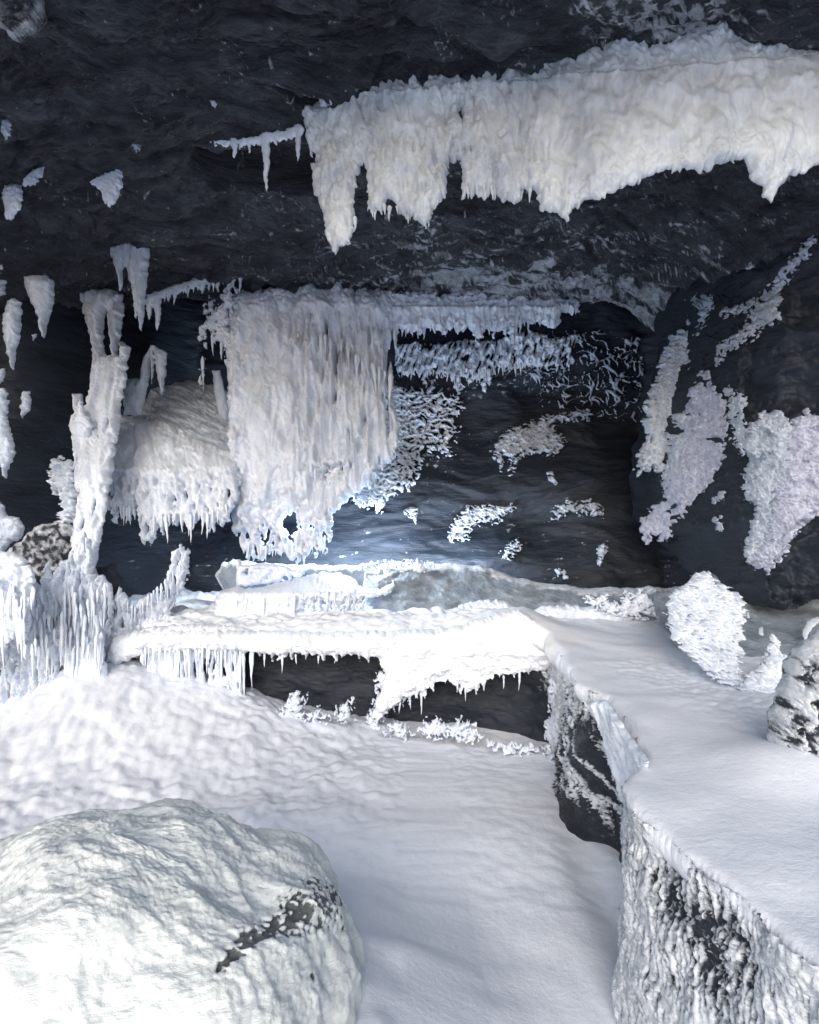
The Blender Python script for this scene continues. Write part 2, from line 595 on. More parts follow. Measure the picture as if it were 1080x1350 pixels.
def build_ceiling():
    inv = np.concatenate([np.linspace(1 / 0.9, 1 / 3.2, 70)[:-1], np.linspace(1 / 3.2, 1 / 8.6, 380), np.linspace(1 / 8.7, 1 / 10.6, 22)])
    Yv = 1 / inv
    u = np.concatenate([np.linspace(-1.75, -1, 25)[:-1], np.linspace(-1, 1, 540), np.linspace(1, 1.75, 25)[1:]])
    U, Yg = np.meshgrid(u, Yv)
    X = U * (0.62 * Yg + 0.3)
    z = ceil_z(X, Yg)
    # rime caught along thin wavy strata
    yy = Yg + 0.25 * fbm(X / 0.9, Yg / 0.9, 3, 9)
    line = 1 - np.abs(pn2(X / 1.3, yy / 0.14, 77)) * 9
    line2 = 1 - np.abs(pn2(X / 0.7, yy / 0.07, 78)) * 7
    zone = sst(5.2, 6.6, Yg) * (0.35 + 0.65 * sst(-2.6, -0.6, X)) * (1 - sst(2.6, 3.6, X))
    fr = zone * np.clip(np.maximum(line, 0.75 * line2), 0, 1) * (0.55 + 0.5 * fbm(X / 0.5, Yg / 0.3, 3, 90))
    band = sst(6.9, 7.5, Yg) * sst(-0.9, 0.6, X) * (1 - sst(2.6, 3.2, X))
    fr = fr + band * (0.42 + 0.5 * fbm(X / 0.25, Yg / 0.12, 3, 93))
    xw, yw = X + 0.3 * fbm(X / 0.8, Yg / 0.8, 3, 14), Yg + 0.2 * fbm(X / 0.7, Yg / 0.7, 3, 15)
    for q, (sa, sb, sd) in enumerate(((0.7, 0.07, 0.1), (0.35, 0.05, -0.5), (0.9, 0.12, 0.5))):
        v_ = np.abs(pn2((xw + sd * yw) / sa, (yw - sd * xw) / sb, 140 + q))
        fr = fr + 0.42 * sst(0.06, 0.0, v_) * sst(-0.1, 0.5, fbm(X / 0.5, Yg / 0.4, 3, 145 + q))
    fr = fr + 0.30 * sst(0.1, 0.7, fbm(X / 0.2, Yg / 0.1, 4, 95, 0.7)) * (0.3 + 0.7 * sst(-3, 1, X))
    dots = sst(0.11, 0.03, worley(X / 0.21 + 0.3 * fbm(X / 0.05, Yg / 0.05, 2, 3), Yg / 0.17, 5)) * sst(0.15, 0.5, fbm(X / 0.9, Yg / 0.7, 2, 98))
    fr = fr + 0.9 * dots
    top = gauss(X, Yg, 1.32, 3.55, 0.45, 0.16)
    fr = fr + top * (0.55 + 0.9 * fbm(X / 0.07, Yg / 0.05, 4, 97, 0.7))
    fr = fr + 0.8 * gauss(Yg, X, 5.62, -1.0, 0.03, 0.35) * (0.4 + fbm(X / 0.06, Yg / 0.03, 2, 99))
    V = np.stack([X, Yg, z], 2).reshape(-1, 3)
    o = link('cave_ceiling', V, grid_faces(len(Yv), len(u), flip=True), M_ROCK, attr=np.clip(fr, 0, 1).ravel())
    tag(o, kind='structure')


def wall_y(X, Z):
    y = 9.1 - 2.4 * sst(2.9, 4.3, -X) - 1.9 * sst(3.2, 4.6, X)
    xx = X + 0.3 * fbm(X / 1.5, Z / 1.5, 2, 15)
    zz = Z + 0.2 * fbm(X / 1.5, Z / 1.1, 2, 16)
    y = y - 0.22 * fbm(xx / 1.9, zz / 1.4, 2, 111)
    y = y - 0.025 * ridge(xx / 0.9, zz / 0.28, 3, 121) - 0.012 * fbm(xx / 0.22, zz / 0.12, 3, 131)
    # lower wall bulges forward over the ledge; a vertical buttress edge on the left
    y = y - 0.45 * sst(-0.05, -0.9, Z) + 0.5 * sst(0.2, 1.2, Z)
    return y


def build_walls():
    xs = np.linspace(-5.6, 5.4, 440)
    zs = np.linspace(-2.4, 3.6, 280)
    X, Z = np.meshgrid(xs, zs)
    Y = wall_y(X, Z)
    fr = 0.35 * sst(0.45, 1.0, 1 - np.abs(pn2((X + 0.4 * fbm(X / 1, Z / 1, 2, 4)) / 1.2, Z / 0.10, 71)) * 5) * sst(0.3, -0.7, Z) * (0.5 + fbm(X / .5, Z / .3, 2, 70))
    fr = fr + 0.28 * sst(0.2, 0.9, fbm(X / 0.15, Z / 0.1, 4, 73, 0.7))
    dust = gauss(X, Z, 1.6, 1.9, 1.5, 0.35) + 0.8 * gauss(X, Z, 1.5, 0.9, 0.5, 0.25) + 0.8 * gauss(X, Z, 0.9, -0.1, 0.4, 0.2) + 0.8 * gauss(X, Z, 2.1, 0.0, 0.35, 0.15) + gauss(X, Z, 0.2, 0.9, 0.6, 0.7)
    fr = fr + dust * (0.16 + 0.55 * fbm(X / 0.07, Z / 0.05, 3, 75, 0.7)) + 0.3 * sst(0.05, 0, np.abs(pn2((X + 0.3 * Z) / 0.6, (Z + 0.2 * fbm(X, Z, 2, 5)) / 0.12, 74))) * sst(0.5, -0.6, Z)
    o = link('back_wall', np.stack([X, Y, Z], 2).reshape(-1, 3), grid_faces(len(zs), len(xs)), M_WALL, attr=np.clip(fr, 0, 1).ravel())
    tag(o, kind='structure')
    # side walls carry the cave forward outside the frame
    for nm, sx in (('left_wall', -1), ('right_wall', 1)):
        t = np.linspace(0, 1, 120)
        px = sx * (5.1 + 0.9 * np.sin(t * 2.2))
        py = 8.0 - 5.6 * t
        zs2 = np.linspace(-2.4, 3.4, 90)
        P, Zz = np.meshgrid(np.arange(120), zs2)
        n = 0.3 * fbm(py[P] / 1.2, Zz / 1.0, 4, 200 + sx) + 0.05 * ridge(py[P] / 0.6, Zz / 0.2, 3, 210)
        Xw = px[P] - sx * n
        o = link(nm, np.stack([Xw, py[P], Zz], 2).reshape(-1, 3), grid_faces(90, 120, flip=(sx < 0)), M_WALL, attr=np.zeros(Xw.size))
        tag(o, kind='structure')


def on_wall(off=0.02):
    def f(x, y):
        Y = np.full(np.shape(x), 8.9)
        for _ in range(6):
            Y = wall_y((x - CX) * Y / FPX, -(y - CY) * Y / FPX) - off
        return Y
    return f


def on_grid(grid, off=0.01):
    xs, ys, Yb, h = grid

    def samp(G, u, v):
        fx = np.clip((u - xs[0]) / (xs[1] - xs[0]), 0, len(xs) - 1.001)
        fy = np.clip((v - ys[0]) / (ys[1] - ys[0]), 0, len(ys) - 1.001)
        i, j = fx.astype(int), fy.astype(int)
        a_, b_ = fx - i, fy - j
        return (G[j, i] * (1 - a_) + G[j, i + 1] * a_) * (1 - b_) + (G[j + 1, i] * (1 - a_) + G[j + 1, i + 1] * a_) * b_

    def f(x, y):
        u, v = np.asarray(x, float).copy(), np.asarray(y, float).copy()
        for _ in range(6):
            yb, hh = samp(Yb, u, v), samp(h, u, v)
            Yf = yb - hh * yb / FPX
            u, v = CX + (x - CX) * Yf / yb, CY + (y - CY) * Yf / yb
        return Yf - off
    return f


build_ceiling()
build_walls()

# ------------------------------------------------------------------ snow ground, pit floor and platform
EDGE = [(-5.2, 6.4), (-3.2, 6.5), (-2.2, 6.4), (-1.5, 6.3), (-0.4, 6.25), (0.4, 6.2), (0.85, 6.05), (1.12, 5.75), (1.16, 5.2), (1.13, 4.8), (1.08, 4.45), (1.13, 4.28), (1.19, 4.1),
        (1.14, 3.6), (1.09, 3.14), (0.98, 2.95), (0.86, 2.78), (0.84, 2.6), (0.87, 2.35), (0.91, 2.18), (0.96, 1.95), (1.01, 1.68), (1.1, 1.2), (1.2, 0.5)]
PLAT = EDGE + [(7.5, 0.4), (7.5, 9.6), (-5.4, 9.6)]


def plat_z(X, Y):
    z = -1.10 + 0.02 * fbm(X / 0.8, Y / 0.8, 3, 301)
    z = z + 0.20 * gauss(X, Y, 0.98, 6.2, 0.42, 0.5) + 0.05 * gauss(X, Y, 0.45, 6.4, 0.5, 0.5)
    back = sst(6.2, 6.8, Y)
    z = z + 0.045 * sst(6.0, 6.5, Y) * sst(0.9, 0.3, X)
    z = z + (0.030 * fbm(X / 0.22, Y / 0.16, 3, 311) + 0.02 * (1 - 1.3 * worley(X / 0.09, Y / 0.07, 31))) * sst(6.0, 6.4, Y) * sst(1.6, 0.6, X)
    z = z + 0.03 * ridge(X / 0.5, Y / 0.16, 3, 303) * back * (1 - sst(1.3, 2.2, X)) + 0.012 * fbm(X / 0.10, Y / 0.08, 3, 305) * back
    z = z + 0.012 * fbm(X / 0.07, Y / 0.07, 3, 309) * sst(1.5, 2.1, X + 0.16 * (Y - 3)) * (1 - sst(4.8, 5.4, Y))
    z = z + 0.25 * sst(3.2, 4.2, X) * (1 - sst(3.5, 5.5, Y))
    z = z + 0.10 * gauss(X, Y, 1.75, 2.95, 0.45, 0.3)
    # trough near the veil edge
    z = z - 0.05 * gauss(X, Y, 1.12, 3.75, 0.10, 0.25)
    return z


def floor_z(X, Y):
    z = -2.0 + 0.015 * fbm(X / 1.1, Y / 1.1, 2, 401)
    z = z + 0.62 * gauss(X, Y, -3.0, 6.3, 1.35, 1.15) + 0.06 * gauss(X, Y, -1.75, 6.0, 0.6, 0.8) + 0.10 * gauss(X, Y, -4, 4.2, 1.4, 1.5)
    z = z + 0.10 * gauss(X, Y, -1.3, 6.2, 0.9, 0.8) - 0.05 * gauss(X, Y, 0.9, 5.8, 0.8, 0.5)
    m = sst(5.6, 3.8, Y + 1.3 * X + 1.5)
    left = sst(0.9, -1.3, X + 0.35 * (5 - Y)) * sst(2.6, 3.8, Y)
    Yq = Y
    Y = Y - 1.2 * z
    Y = Y * 0.6
    lump = 0.050 * fbm(X / 0.42, Y / 0.42, 3, 405) + 0.024 * (1 - 1.3 * worley(X / 0.17 + 0.9 * fbm(X / .25, Y / .25, 2, 3), Y / 0.14 + 0.9 * fbm(X / .25, Y / .25, 2, 4), 7)) * (1 + fbm(X / 0.6, Y / 0.6, 2, 8)) + 0.018 * (1 - 1.3 * worley(X / 0.07, Y / 0.06, 9)) + 0.012 * fbm(X / 0.09, Y / 0.08, 2, 409)
    Y = Yq
    edge = 0.25 * sst(4.9, 5.7, Y) * (1 - sst(1.1, 1.3, X))
    z = z + 0.75 * lump * np.maximum(left, edge) + 0.006 * fbm(X / 0.16, Y / 0.16, 2, 411)
    z = z - 0.05 * gauss(X, Y, 1.02, 3.6, 0.12, 0.9)
    bd = np.hypot((X + 1.04) / 0.95, (Y - 2.35) / 0.97)
    z = z + 0.26 * sst(1.8, 0.8, bd) * (1 + 0.12 * fbm(X / 0.3, Y / 0.3, 2, 415)) + 0.08 * gauss(X, Y, -0.16, 2.0, 0.5, 0.7)
    return z


def build_snow():
    Yv = np.concatenate([1 / np.linspace(1 / 0.6, 1 / 3.4, 190), np.linspace(3.41, 5.0, 110), np.linspace(5.01, 6.9, 200)])
    u = np.linspace(-1, 1, 460)
    U, Yg = np.meshgrid(u, Yv)
    X = U * (0.62 * Yg + 0.35)
    X = np.where(U < 0, X * 1.35, X * 0.9 + 0.3)
    o = link('pit_snow_floor', np.stack([X, Yg, floor_z(X, Yg)], 2).reshape(-1, 3), grid_faces(len(Yv), len(u)), M_SNOW)
    tag(o, kind='structure')
    # the snowfield outside the cave mouth, down to the horizon
    g = np.concatenate([-np.geomspace(400, 8, 16), np.linspace(-7, 7, 30), np.geomspace(8, 400, 16)])
    Xg, Yg = np.meshgrid(g, g)
    z = -2.06 + 0.5 * fbm(Xg / 30, Yg / 30, 2, 501) * sst(12, 40, np.hypot(Xg, Yg))
    o = link('snow_ground', np.stack([Xg, Yg, z], 2).reshape(-1, 3), grid_faces(len(g), len(g)), M_SNOW)
    tag(o, kind='structure')


def build_platform():
    # fine where the camera sees it; polygon distance in metres
    parts = []
    nx = 500
    Yv = np.concatenate([1 / np.linspace(1 / 0.6, 1 / 3.4, 260), np.linspace(3.42, 5.6, 90), np.linspace(5.62, 7.3, 120), np.linspace(7.33, 9, 30)])
    u = np.linspace(-1, 1, nx)
    U, Yg = np.meshgrid(u, Yv)
    X = np.where(U < 0, U * (0.62 * Yg + 0.3) * sst(3, 6, Yg), U * (0.62 * Yg + 0.6))
    D = sdf(PLAT, X.astype(np.float32), Yg.astype(np.float32))
    F = D + 0.03 * fbm(X / 0.3, Yg / 0.3, 3, 331) * sst(4, 5.5, Yg) + 0.012 * fbm(X / 0.13, Yg / 0.13, 3, 333)
    zt = plat_z(X, Yg)
    R = 0.045 + 0.05 * sst(4.5, 5.8, Yg)
    Fc = np.clip(F, 0, R)
    lipd = 0.03 + 0.09 * sst(4.5, 5.6, Yg) * sst(6.05, 5.85, Yg)
    zt = zt - lipd * (1 - np.sqrt(np.clip(1 - (1 - Fc / R) ** 2, 0, 1)))
    zb = plat_z(X, Yg) - lipd - 0.10 * np.sqrt(Fc / R)
    vx, vy, E, T, rim = marching(F, [X, Yg, zt, zb])
    front = np.stack([E[0], E[1], E[2]], 1)
    bk = np.stack([E[0], E[1], np.where(rim, E[2], E[3])], 1)
    n = len(vx)
    bi = np.arange(n)
    inner = np.where(~rim)[0]
    bi[inner] = n + np.arange(len(inner))
    o = link('snow_platform', np.concatenate([front, bk[inner]]), np.concatenate([T[:, ::-1] if False else T, bi[T][:, ::-1]]), M_SNOW)
    tag(o, kind='structure')


def resample(pts, n):
    p = np.asarray(pts, float)
    seg = np.hypot(*np.diff(p, axis=0).T)
    s = np.concatenate([[0], np.cumsum(seg)])
    # smooth slightly
    q = np.linspace(0, s[-1], n)
    x, y = np.interp(q, s, p[:, 0]), np.interp(q, s, p[:, 1])
    kk = np.ones(25) / 25
    xp = np.convolve(np.pad(x, 12, mode='edge'), kk, 'valid')
    yp = np.convolve(np.pad(y, 12, mode='edge'), kk, 'valid')
    return q, xp, yp


def build_cliff():
    """rock faces below the platform edge"""
    n = 1500
    q, x, y = resample(EDGE, n)
    # denser sampling near the camera
    w = 1 / np.maximum(np.hypot(x, y), 0.8)
    cw = np.concatenate([[0], np.cumsum((w[1:] + w[:-1]) / 2 * np.diff(q))])
    m = 960
    qq = np.interp(np.linspace(0, cw[-1], m), cw, q)
    x, y = np.interp(qq, q, x), np.interp(qq, q, y)
    tx, ty = np.gradient(x), np.gradient(y)
    l = np.hypot(tx, ty)
    kk = np.ones(21) / 21
    nx_ = np.convolve(np.pad(ty / l, 10, mode='edge'), kk, 'valid')   # outward: towards the pit
    ny_ = np.convolve(np.pad(-tx / l, 10, mode='edge'), kk, 'valid')
    hs = np.linspace(0, 1, 190)
    J, H = np.meshgrid(np.arange(m), hs)
    S, Xe, Ye = qq[J], x[J], y[J]
    Z = -1.12 - H * 1.02
    near = sst(2.98, 2.82, Ye)
    mid = sst(2.82, 2.98, Ye) * sst(5.9, 5.5, Ye)
    front = sst(5.5, 5.9, Ye)
    inset = -0.012 * near - 0.05 * mid - (0.22 + 0.06 * fbm(S / 0.6, Z / 0.4, 2, 5)) * front
    inset = inset + 0.16 * mid * sst(4.0, 4.3, Ye) * sst(5.4, 4.9, Ye) * H + 0.02 * near * H
    sw = S + 0.05 * pn2(S / 0.3, Z / 0.3, 2)
    st = fbm(sw / 0.016, Z / 0.12, 4, 611, 0.68)                 # vertical rime streaks
    st2 = fbm(sw / 0.009, Z / 0.025, 3, 621, 0.65)
    lum = 1 - 1.3 * worley(sw / 0.014, Z / 0.028, 12)
    big = fbm(S / 0.28, Z / 0.55, 2, 631)
    fn = 0.80 + 0.60 * st + 0.25 * st2 + 0.45 * big - 0.42 * gauss(S, Z, S[0, np.argmin(np.abs(y - 2.1))], -1.3, 0.2, 0.17)
    # frost on the face behind the veil: sheets near the far corner, ledges of rime elsewhere
    shelves = sst(0.55, 0.9, 1 - np.abs(pn2(sw / 0.5, (Z + 0.3 * (S - S[0, 0])) / 0.13, 641)) * 2.2 + 0.35 * st2)
    corner = sst(4.75, 5.3, Ye + 0.3 * st2)
    fm = 0.9 * corner * (1 - 0.3 * sst(0.5, 1.0, H)) + (1 - corner) * np.maximum(sst(0.35, 0.1, H) * (0.5 + 0.6 * st), 0.85 * shelves * sst(0.9, 0.6, H)) + 0.25 * st2
    ffr = 0.9 * sst(0.9, 1.15, Xe + 0.06 * st) * sst(0.75, 0.35, H) + 0.35 * sst(0.12, 0.0, H) + 0.3 * sst(0.5, 1, st2) - 0.1
    fr = np.clip(near * fn + mid * fm + front * ffr, 0, 1)
    f01 = sst(0.35, 0.65, fr)
    d = inset + f01 * (0.010 + 0.008 * lum + 0.007 * st) * (near + 1.6 * mid + front) + 0.035 * fbm(S / 0.25, Z / 0.2, 3, 651) * (mid + front + 0.6 * near)
    d = d + near * 0.03 * big
    X, Y = Xe + nx_[J] * d, Ye + ny_[J] * d
    V = np.stack([X, Y, Z], 2).reshape(-1, 3)
    o = link('rock_ledge_face', V, grid_faces(190, m, flip=True), M_FACE, attr=fr.ravel())
    tag(o, kind='structure')


build_snow()
build_platform()
build_cliff()

# ------------------------------------------------------------------ the overhanging rock mass on the right
MASS = [(1220, 100), (1080, 150), (1000, 200), (940, 270), (910, 330), (902, 385), (905, 430), (895, 480), (872, 560), (862, 630), (868, 690), (905, 720),
        (930, 752), (955, 775), (990, 792), (1030, 803), (1060, 800), (1085, 782), (1240, 740)]


def mass_detail(x, y, F):
    xx, yy = x + 25 * pn2(x / 90, y / 90, 5), y + 18 * pn2(x / 80, y / 80, 6)
    return 24 * fbm(xx / 90, yy / 90, 2, 71) + 10 * fbm(xx / 34, yy / 26, 4, 73, 0.6) + 4.0 * ridge((xx - yy * 0.4) / 60, (yy + xx * 0.3) / 14, 3, 75)


_, MG = relief('overhanging_rock', MASS, Ypx((855, 7.5), (900, 7.0), (950, 6.3), (1010, 5.8), (1120, 5.4)), M_WALL, r=42, k=0.9, back=4.5, step=2.4, warp=(5, 30), detail=mass_detail,
               frost=lambda x, y, F: 0.30 * sst(0.4, 1.0, fbm(x / 14, y / 8, 3, 81, 0.7)) + 0.15 * sst(600, 800, y) * fbm(x / 40, y / 10, 3, 83), seed=5, kind='structure', keep=True)
on_mass = on_grid(MG, 0.012)

# a pale grey slab wedged in the ceiling, top-left corner
relief('ceiling_slab', [(-60, -60), (56, -60), (54, 6), (42, 30), (12, 46), (0, 30), (-60, 10)], 3.36, M_ROCK, r=30, k=0.35, back=1.5, step=2.0, warp=(2, 14),
       detail=lambda x, y, F: 1.0 * fbm(x / 9, y / 9, 3, 3), frost=lambda x, y, F: 0.40 + 0.16 * fbm(x / 20, y / 20, 3, 4) + 0.25 * (F < 2.2), kind='structure', seed=6)

# ------------------------------------------------------------------ icicles as separate pieces
_ICV = []


def icicle_meshes(mat):
    out = []
    for v in range(7):
        r = np.random.RandomState(50 + v)
        nr, ns = 9, 7
        V, T = [], []
        ph = r.rand() * 6
        for i in range(nr):
            t = i / (nr - 1)
            rad = (1 - t) ** 0.75 * (0.35 if i == 0 else 1) * (1 + 0.16 * math.sin(t * 19 + ph) + 0.12 * r.randn() * (0.2 < t < 0.95))
            cx, cy = 0.5 * math.sin(t * 3 + ph) * t, 0.3 * math.cos(t * 4 + ph) * t
            for j in range(ns):
                a_ = 2 * math.pi * j / ns
                rr = max(rad, 0.04) * (1 + 0.1 * r.randn())
                V.append((cx + rr * math.cos(a_), cy + rr * math.sin(a_), -t))
        for i in range(nr - 1):
            for j in range(ns):
                k = (j + 1) % ns
                T.append((i * ns + j, i * ns + k, (i + 1) * ns + k, (i + 1) * ns + j)[::-1])
        me = bpy.data.meshes.new('icicle')
        me.from_pydata(V, [], T)
        for p in me.polygons:
            p.use_smooth = True
        me.materials.append(mat)
        out.append(me)
    return out


ICM = {}


def hang(parent, items, mat=None, y_off=0.0):
    """items: (px, py_top, Y, half width px, length px); each icicle a piece of its own under its thing"""
    mat = mat or M_ICE
    if mat.name not in ICM:
        ICM[mat.name] = icicle_meshes(mat)
    for (px, py, Y, w, ln) in items:
        s = Y / FPX
        o = bpy.data.objects.new('icicle', random.choice(ICM[mat.name]))
        COL.objects.link(o)
        o.parent = parent
        o.location = Vector(((px - CX) * s, Y + y_off, -(py - CY) * s + ZC)) - parent.location
        o.scale = (w * s, w * s, ln * s)
        o.rotation_euler = (random.uniform(-.04, .04), random.uniform(-.04, .04), random.uniform(0, 6.28))


def along(pts, n, Y, w, L, seed=1, jit=3):
    r = random.Random(seed)
    g = lin(pts)
    x0, x1 = pts[0][0], pts[-1][0]
    out = []
    for i in range(n):
        x = x0 + (x1 - x0) * (i + r.uniform(.1, .9)) / n
        yy = float(g(x)) + r.uniform(-jit, 0)
        Yv = float(Y(np.array([x]), np.array([yy]))[0]) if callable(Y) else Y
        t = r.random() ** 1.8 * (1.5 if r.random() < 0.12 else 1)
        out.append((x, yy - 3, Yv + r.uniform(-0.05, 0.02), w[0] + (w[1] - w[0]) * t * r.uniform(.7, 1), L[0] + (L[1] - L[0]) * t))
    return out


# ================================================================== ceiling ice
YA = Ypx((380, 4.50), (500, 4.22), (680, 4.02), (800, 3.78), (950, 3.66), (1120, 3.72), (1380, 3.8))
band = [(398, 150), (412, 142), (440, 130), (470, 118), (505, 108), (545, 103), (600, 99), (640, 94), (655, 82), (664, 62), (672, 52), (682, 66), (690, 84),
        (720, 78), (765, 55), (800, 50), (860, 48), (930, 34), (962, 28), (976, 50), (1000, 64), (1040, 55), (1080, 57), (1180, 50), (1300, 62), (1380, 80), (1370, 150), (1330, 190), (1300, 170), (1240, 215), (1200, 190), (1150, 196),
        (1080, 214), (1062, 226), (1040, 232), (1024, 250), (1015, 268), (1004, 246), (990, 232), (983, 208), (960, 212), (930, 223), (905, 222), (880, 222), (840, 239),
        (800, 257), (770, 266), (755, 272), (747, 290), (737, 280), (715, 277), (704, 250), (694, 238), (680, 262), (660, 258), (652, 240), (640, 262), (618, 250),
        (585, 258), (570, 280), (560, 297), (548, 284), (530, 272), (512, 258), (500, 272), (485, 272), (479, 235), (470, 226), (467, 300), (458, 318), (440, 328),
        (431, 312), (425, 275), (414, 245), (410, 205), (404, 180)]
bholes = [[(603, 142), (608, 135), (612, 148), (608, 160), (602, 156)], [(590, 215), (600, 200), (609, 206), (609, 258), (600, 264), (588, 262)],
          [(472, 232), (480, 208), (484, 226), (485, 268), (473, 276)], [(412, 196), (418, 192), (417, 218), (411, 215)]]


def band_detail(x, y, F):
    right = sst(660, 780, x)
    fl = flow(7, 2.2, 0.7, 8, 22, 90, 15)(x, y, F)
    wavy = 8 * fbm((x + 12 * pn2(x / 50, y / 40, 3)) / 42, (y + 10 * pn2(x / 30, y / 40, 4)) / 48, 3, 17) + 1.2 * fbm(x / 13, y / 32, 3, 18)
    return fl * (1 - 0.75 * right) + wavy * (0.3 + 0.7 * right)


bt = terraces([lambda x: 185 + 0 * x, lambda x: 225 + 0 * x], 5, 10, (4, 9), (5, 50), seed=8)
o = relief('ice_curtain', band, YA, M_ICE_CREAM, r=26, k=0.7, holes=bholes, warp=(3.0, 9), step=1.35,
           drips=[dict(sp=7, w=(3, 6), L=(2, 16), rng=(405, 705)), dict(sp=9, w=(3, 6), L=(0, 8), rng=(700, 1140))],
           cut=lambda x, y, F: np.minimum(F, np.where(y < 118 - (x - 640) * 0.09, 3.2 * (fbm(x / 7, y / 9, 3, 5) + 0.30) + 0.25 * np.maximum(F, 0), 99)),
           detail=lambda x, y, F: band_detail(x, y, F) + bt(x, y, F) * (1 - sst(640, 720, x)), seed=3,
           label='broad cream-white ice curtain hanging from the ceiling at upper right, the largest up there', cat='ice curtain')
hang(o, along([(412, 215), (440, 300), (470, 290)], 5, YA, (3, 5), (14, 30), 4) + along([(486, 268), (560, 285), (585, 255)], 12, YA, (2.5, 5), (12, 26), 5)
     + along([(612, 250), (655, 240), (700, 250)], 14, YA, (2, 4.5), (12, 30), 6), M_ICE_CREAM, 0.0)

o = relief('icicle_ledge', [(276, 187), (300, 185), (330, 182), (352, 176), (375, 172), (398, 163), (402, 172), (398, 182), (380, 181), (362, 184), (340, 190), (322, 190), (305, 191), (290, 190)],
           Ypx((270, 4.68), (400, 4.40)), M_ICE, r=4, k=1.2, step=1.2, warp=(2.2, 7), drips=[dict(sp=7, w=(2, 4), L=(1, 10))],
           spikes=[(309, 186, 5, 209), (351, 180, 6, 256), (393, 170, 5, 214), (329, 186, 3, 203)], seed=9,
           label='thin ledge of ice with one long single icicle, left of the big ceiling curtain', cat='ice ledge')

# small bits on the ceiling
bits = [([(119, 240), (135, 232), (161, 222), (162, 243), (156, 258), (150, 268), (144, 273), (137, 264), (134, 250), (128, 243)], 'small tapering ice tuft alone on the dark ceiling at upper left'),
        ([(4, 258), (8, 245), (28, 242), (30, 262), (22, 280), (14, 291), (8, 282)], 'short ice tuft on the ceiling by the left edge of the picture'),
        ([(30, 246), (36, 232), (50, 222), (59, 220), (55, 230), (44, 241)], 'slanting rime streak just above the short ice tuft by the left edge'),
        ([(193, 180), (206, 180), (203, 190), (199, 196)], 'tiny white ice drop beside the small rime speck at upper left'),
        ([(171, 186), (178, 181), (186, 192), (180, 198)], 'tiny rime speck left of the small white ice drop'),
        ([(418, 124), (436, 121), (438, 134), (424, 141)], 'small ice nub above the left end of the big ceiling curtain'),
        ([(277, 134), (287, 133), (284, 143)], 'single ice speck in the middle of the dark upper ceiling'),
        ([(5, 160), (14, 156), (14, 176), (7, 184), (2, 172)], 'small rime patch on the ceiling edge at far left'),
        ([(131, 184), (145, 184), (142, 192), (133, 190)], 'faint rime patch above the small tapering ice tuft'),
        ([(360, 158), (372, 152), (368, 162)], 'rime speck between the ice nub and the thin ice ledge')]
for i, (pl, lb) in enumerate(bits):
    p = np.array(pl)
    Yc = 2.58 * FPX / (CY - p[:, 1].min() - 3)
    relief('ice_tuft', pl, Yc, M_ICE if i < 2 else M_ICE_GREY, r=6, k=1.1, step=1.0, warp=(1.8, 5), drips=[dict(sp=5, w=(1.5, 3), L=(1, 7))], detail=lumps(1.5, 5), seed=20 + i,
           label=lb, cat='ice tuft', group='small ice tufts on the ceiling')

# hanging tongues on the left
YT = lambda x, y: 0 * x + 6.6
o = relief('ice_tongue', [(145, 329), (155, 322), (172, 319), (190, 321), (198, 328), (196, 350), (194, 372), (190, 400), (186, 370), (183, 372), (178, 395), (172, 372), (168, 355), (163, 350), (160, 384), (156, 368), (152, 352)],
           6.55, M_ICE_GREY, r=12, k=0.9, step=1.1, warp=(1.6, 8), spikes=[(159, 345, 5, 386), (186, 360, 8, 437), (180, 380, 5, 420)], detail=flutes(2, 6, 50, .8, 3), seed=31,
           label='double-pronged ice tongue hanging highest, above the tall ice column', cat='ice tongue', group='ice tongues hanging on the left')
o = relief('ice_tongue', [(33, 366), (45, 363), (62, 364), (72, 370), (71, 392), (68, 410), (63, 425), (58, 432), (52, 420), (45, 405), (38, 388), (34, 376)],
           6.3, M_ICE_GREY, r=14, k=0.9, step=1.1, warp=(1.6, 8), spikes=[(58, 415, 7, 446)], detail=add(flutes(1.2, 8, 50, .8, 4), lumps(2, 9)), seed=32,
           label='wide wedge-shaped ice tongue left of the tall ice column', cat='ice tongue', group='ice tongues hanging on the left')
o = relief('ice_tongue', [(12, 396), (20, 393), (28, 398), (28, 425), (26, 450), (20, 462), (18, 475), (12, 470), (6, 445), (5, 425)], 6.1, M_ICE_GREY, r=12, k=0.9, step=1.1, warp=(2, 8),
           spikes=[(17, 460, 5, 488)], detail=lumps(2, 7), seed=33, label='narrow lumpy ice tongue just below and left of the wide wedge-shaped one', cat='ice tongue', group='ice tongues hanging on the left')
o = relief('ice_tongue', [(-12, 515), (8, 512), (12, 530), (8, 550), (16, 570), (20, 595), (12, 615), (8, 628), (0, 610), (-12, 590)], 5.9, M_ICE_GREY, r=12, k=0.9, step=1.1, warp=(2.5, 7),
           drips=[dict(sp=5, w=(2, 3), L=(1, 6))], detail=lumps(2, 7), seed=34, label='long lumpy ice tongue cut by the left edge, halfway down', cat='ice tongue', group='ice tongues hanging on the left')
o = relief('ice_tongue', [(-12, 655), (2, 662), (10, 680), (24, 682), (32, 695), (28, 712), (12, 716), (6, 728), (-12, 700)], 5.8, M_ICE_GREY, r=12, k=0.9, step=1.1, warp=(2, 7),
           detail=lumps(4, 8), seed=35, label='rounded ice knob at the left edge just above the snow hump', cat='ice tongue', group='ice tongues hanging on the left')
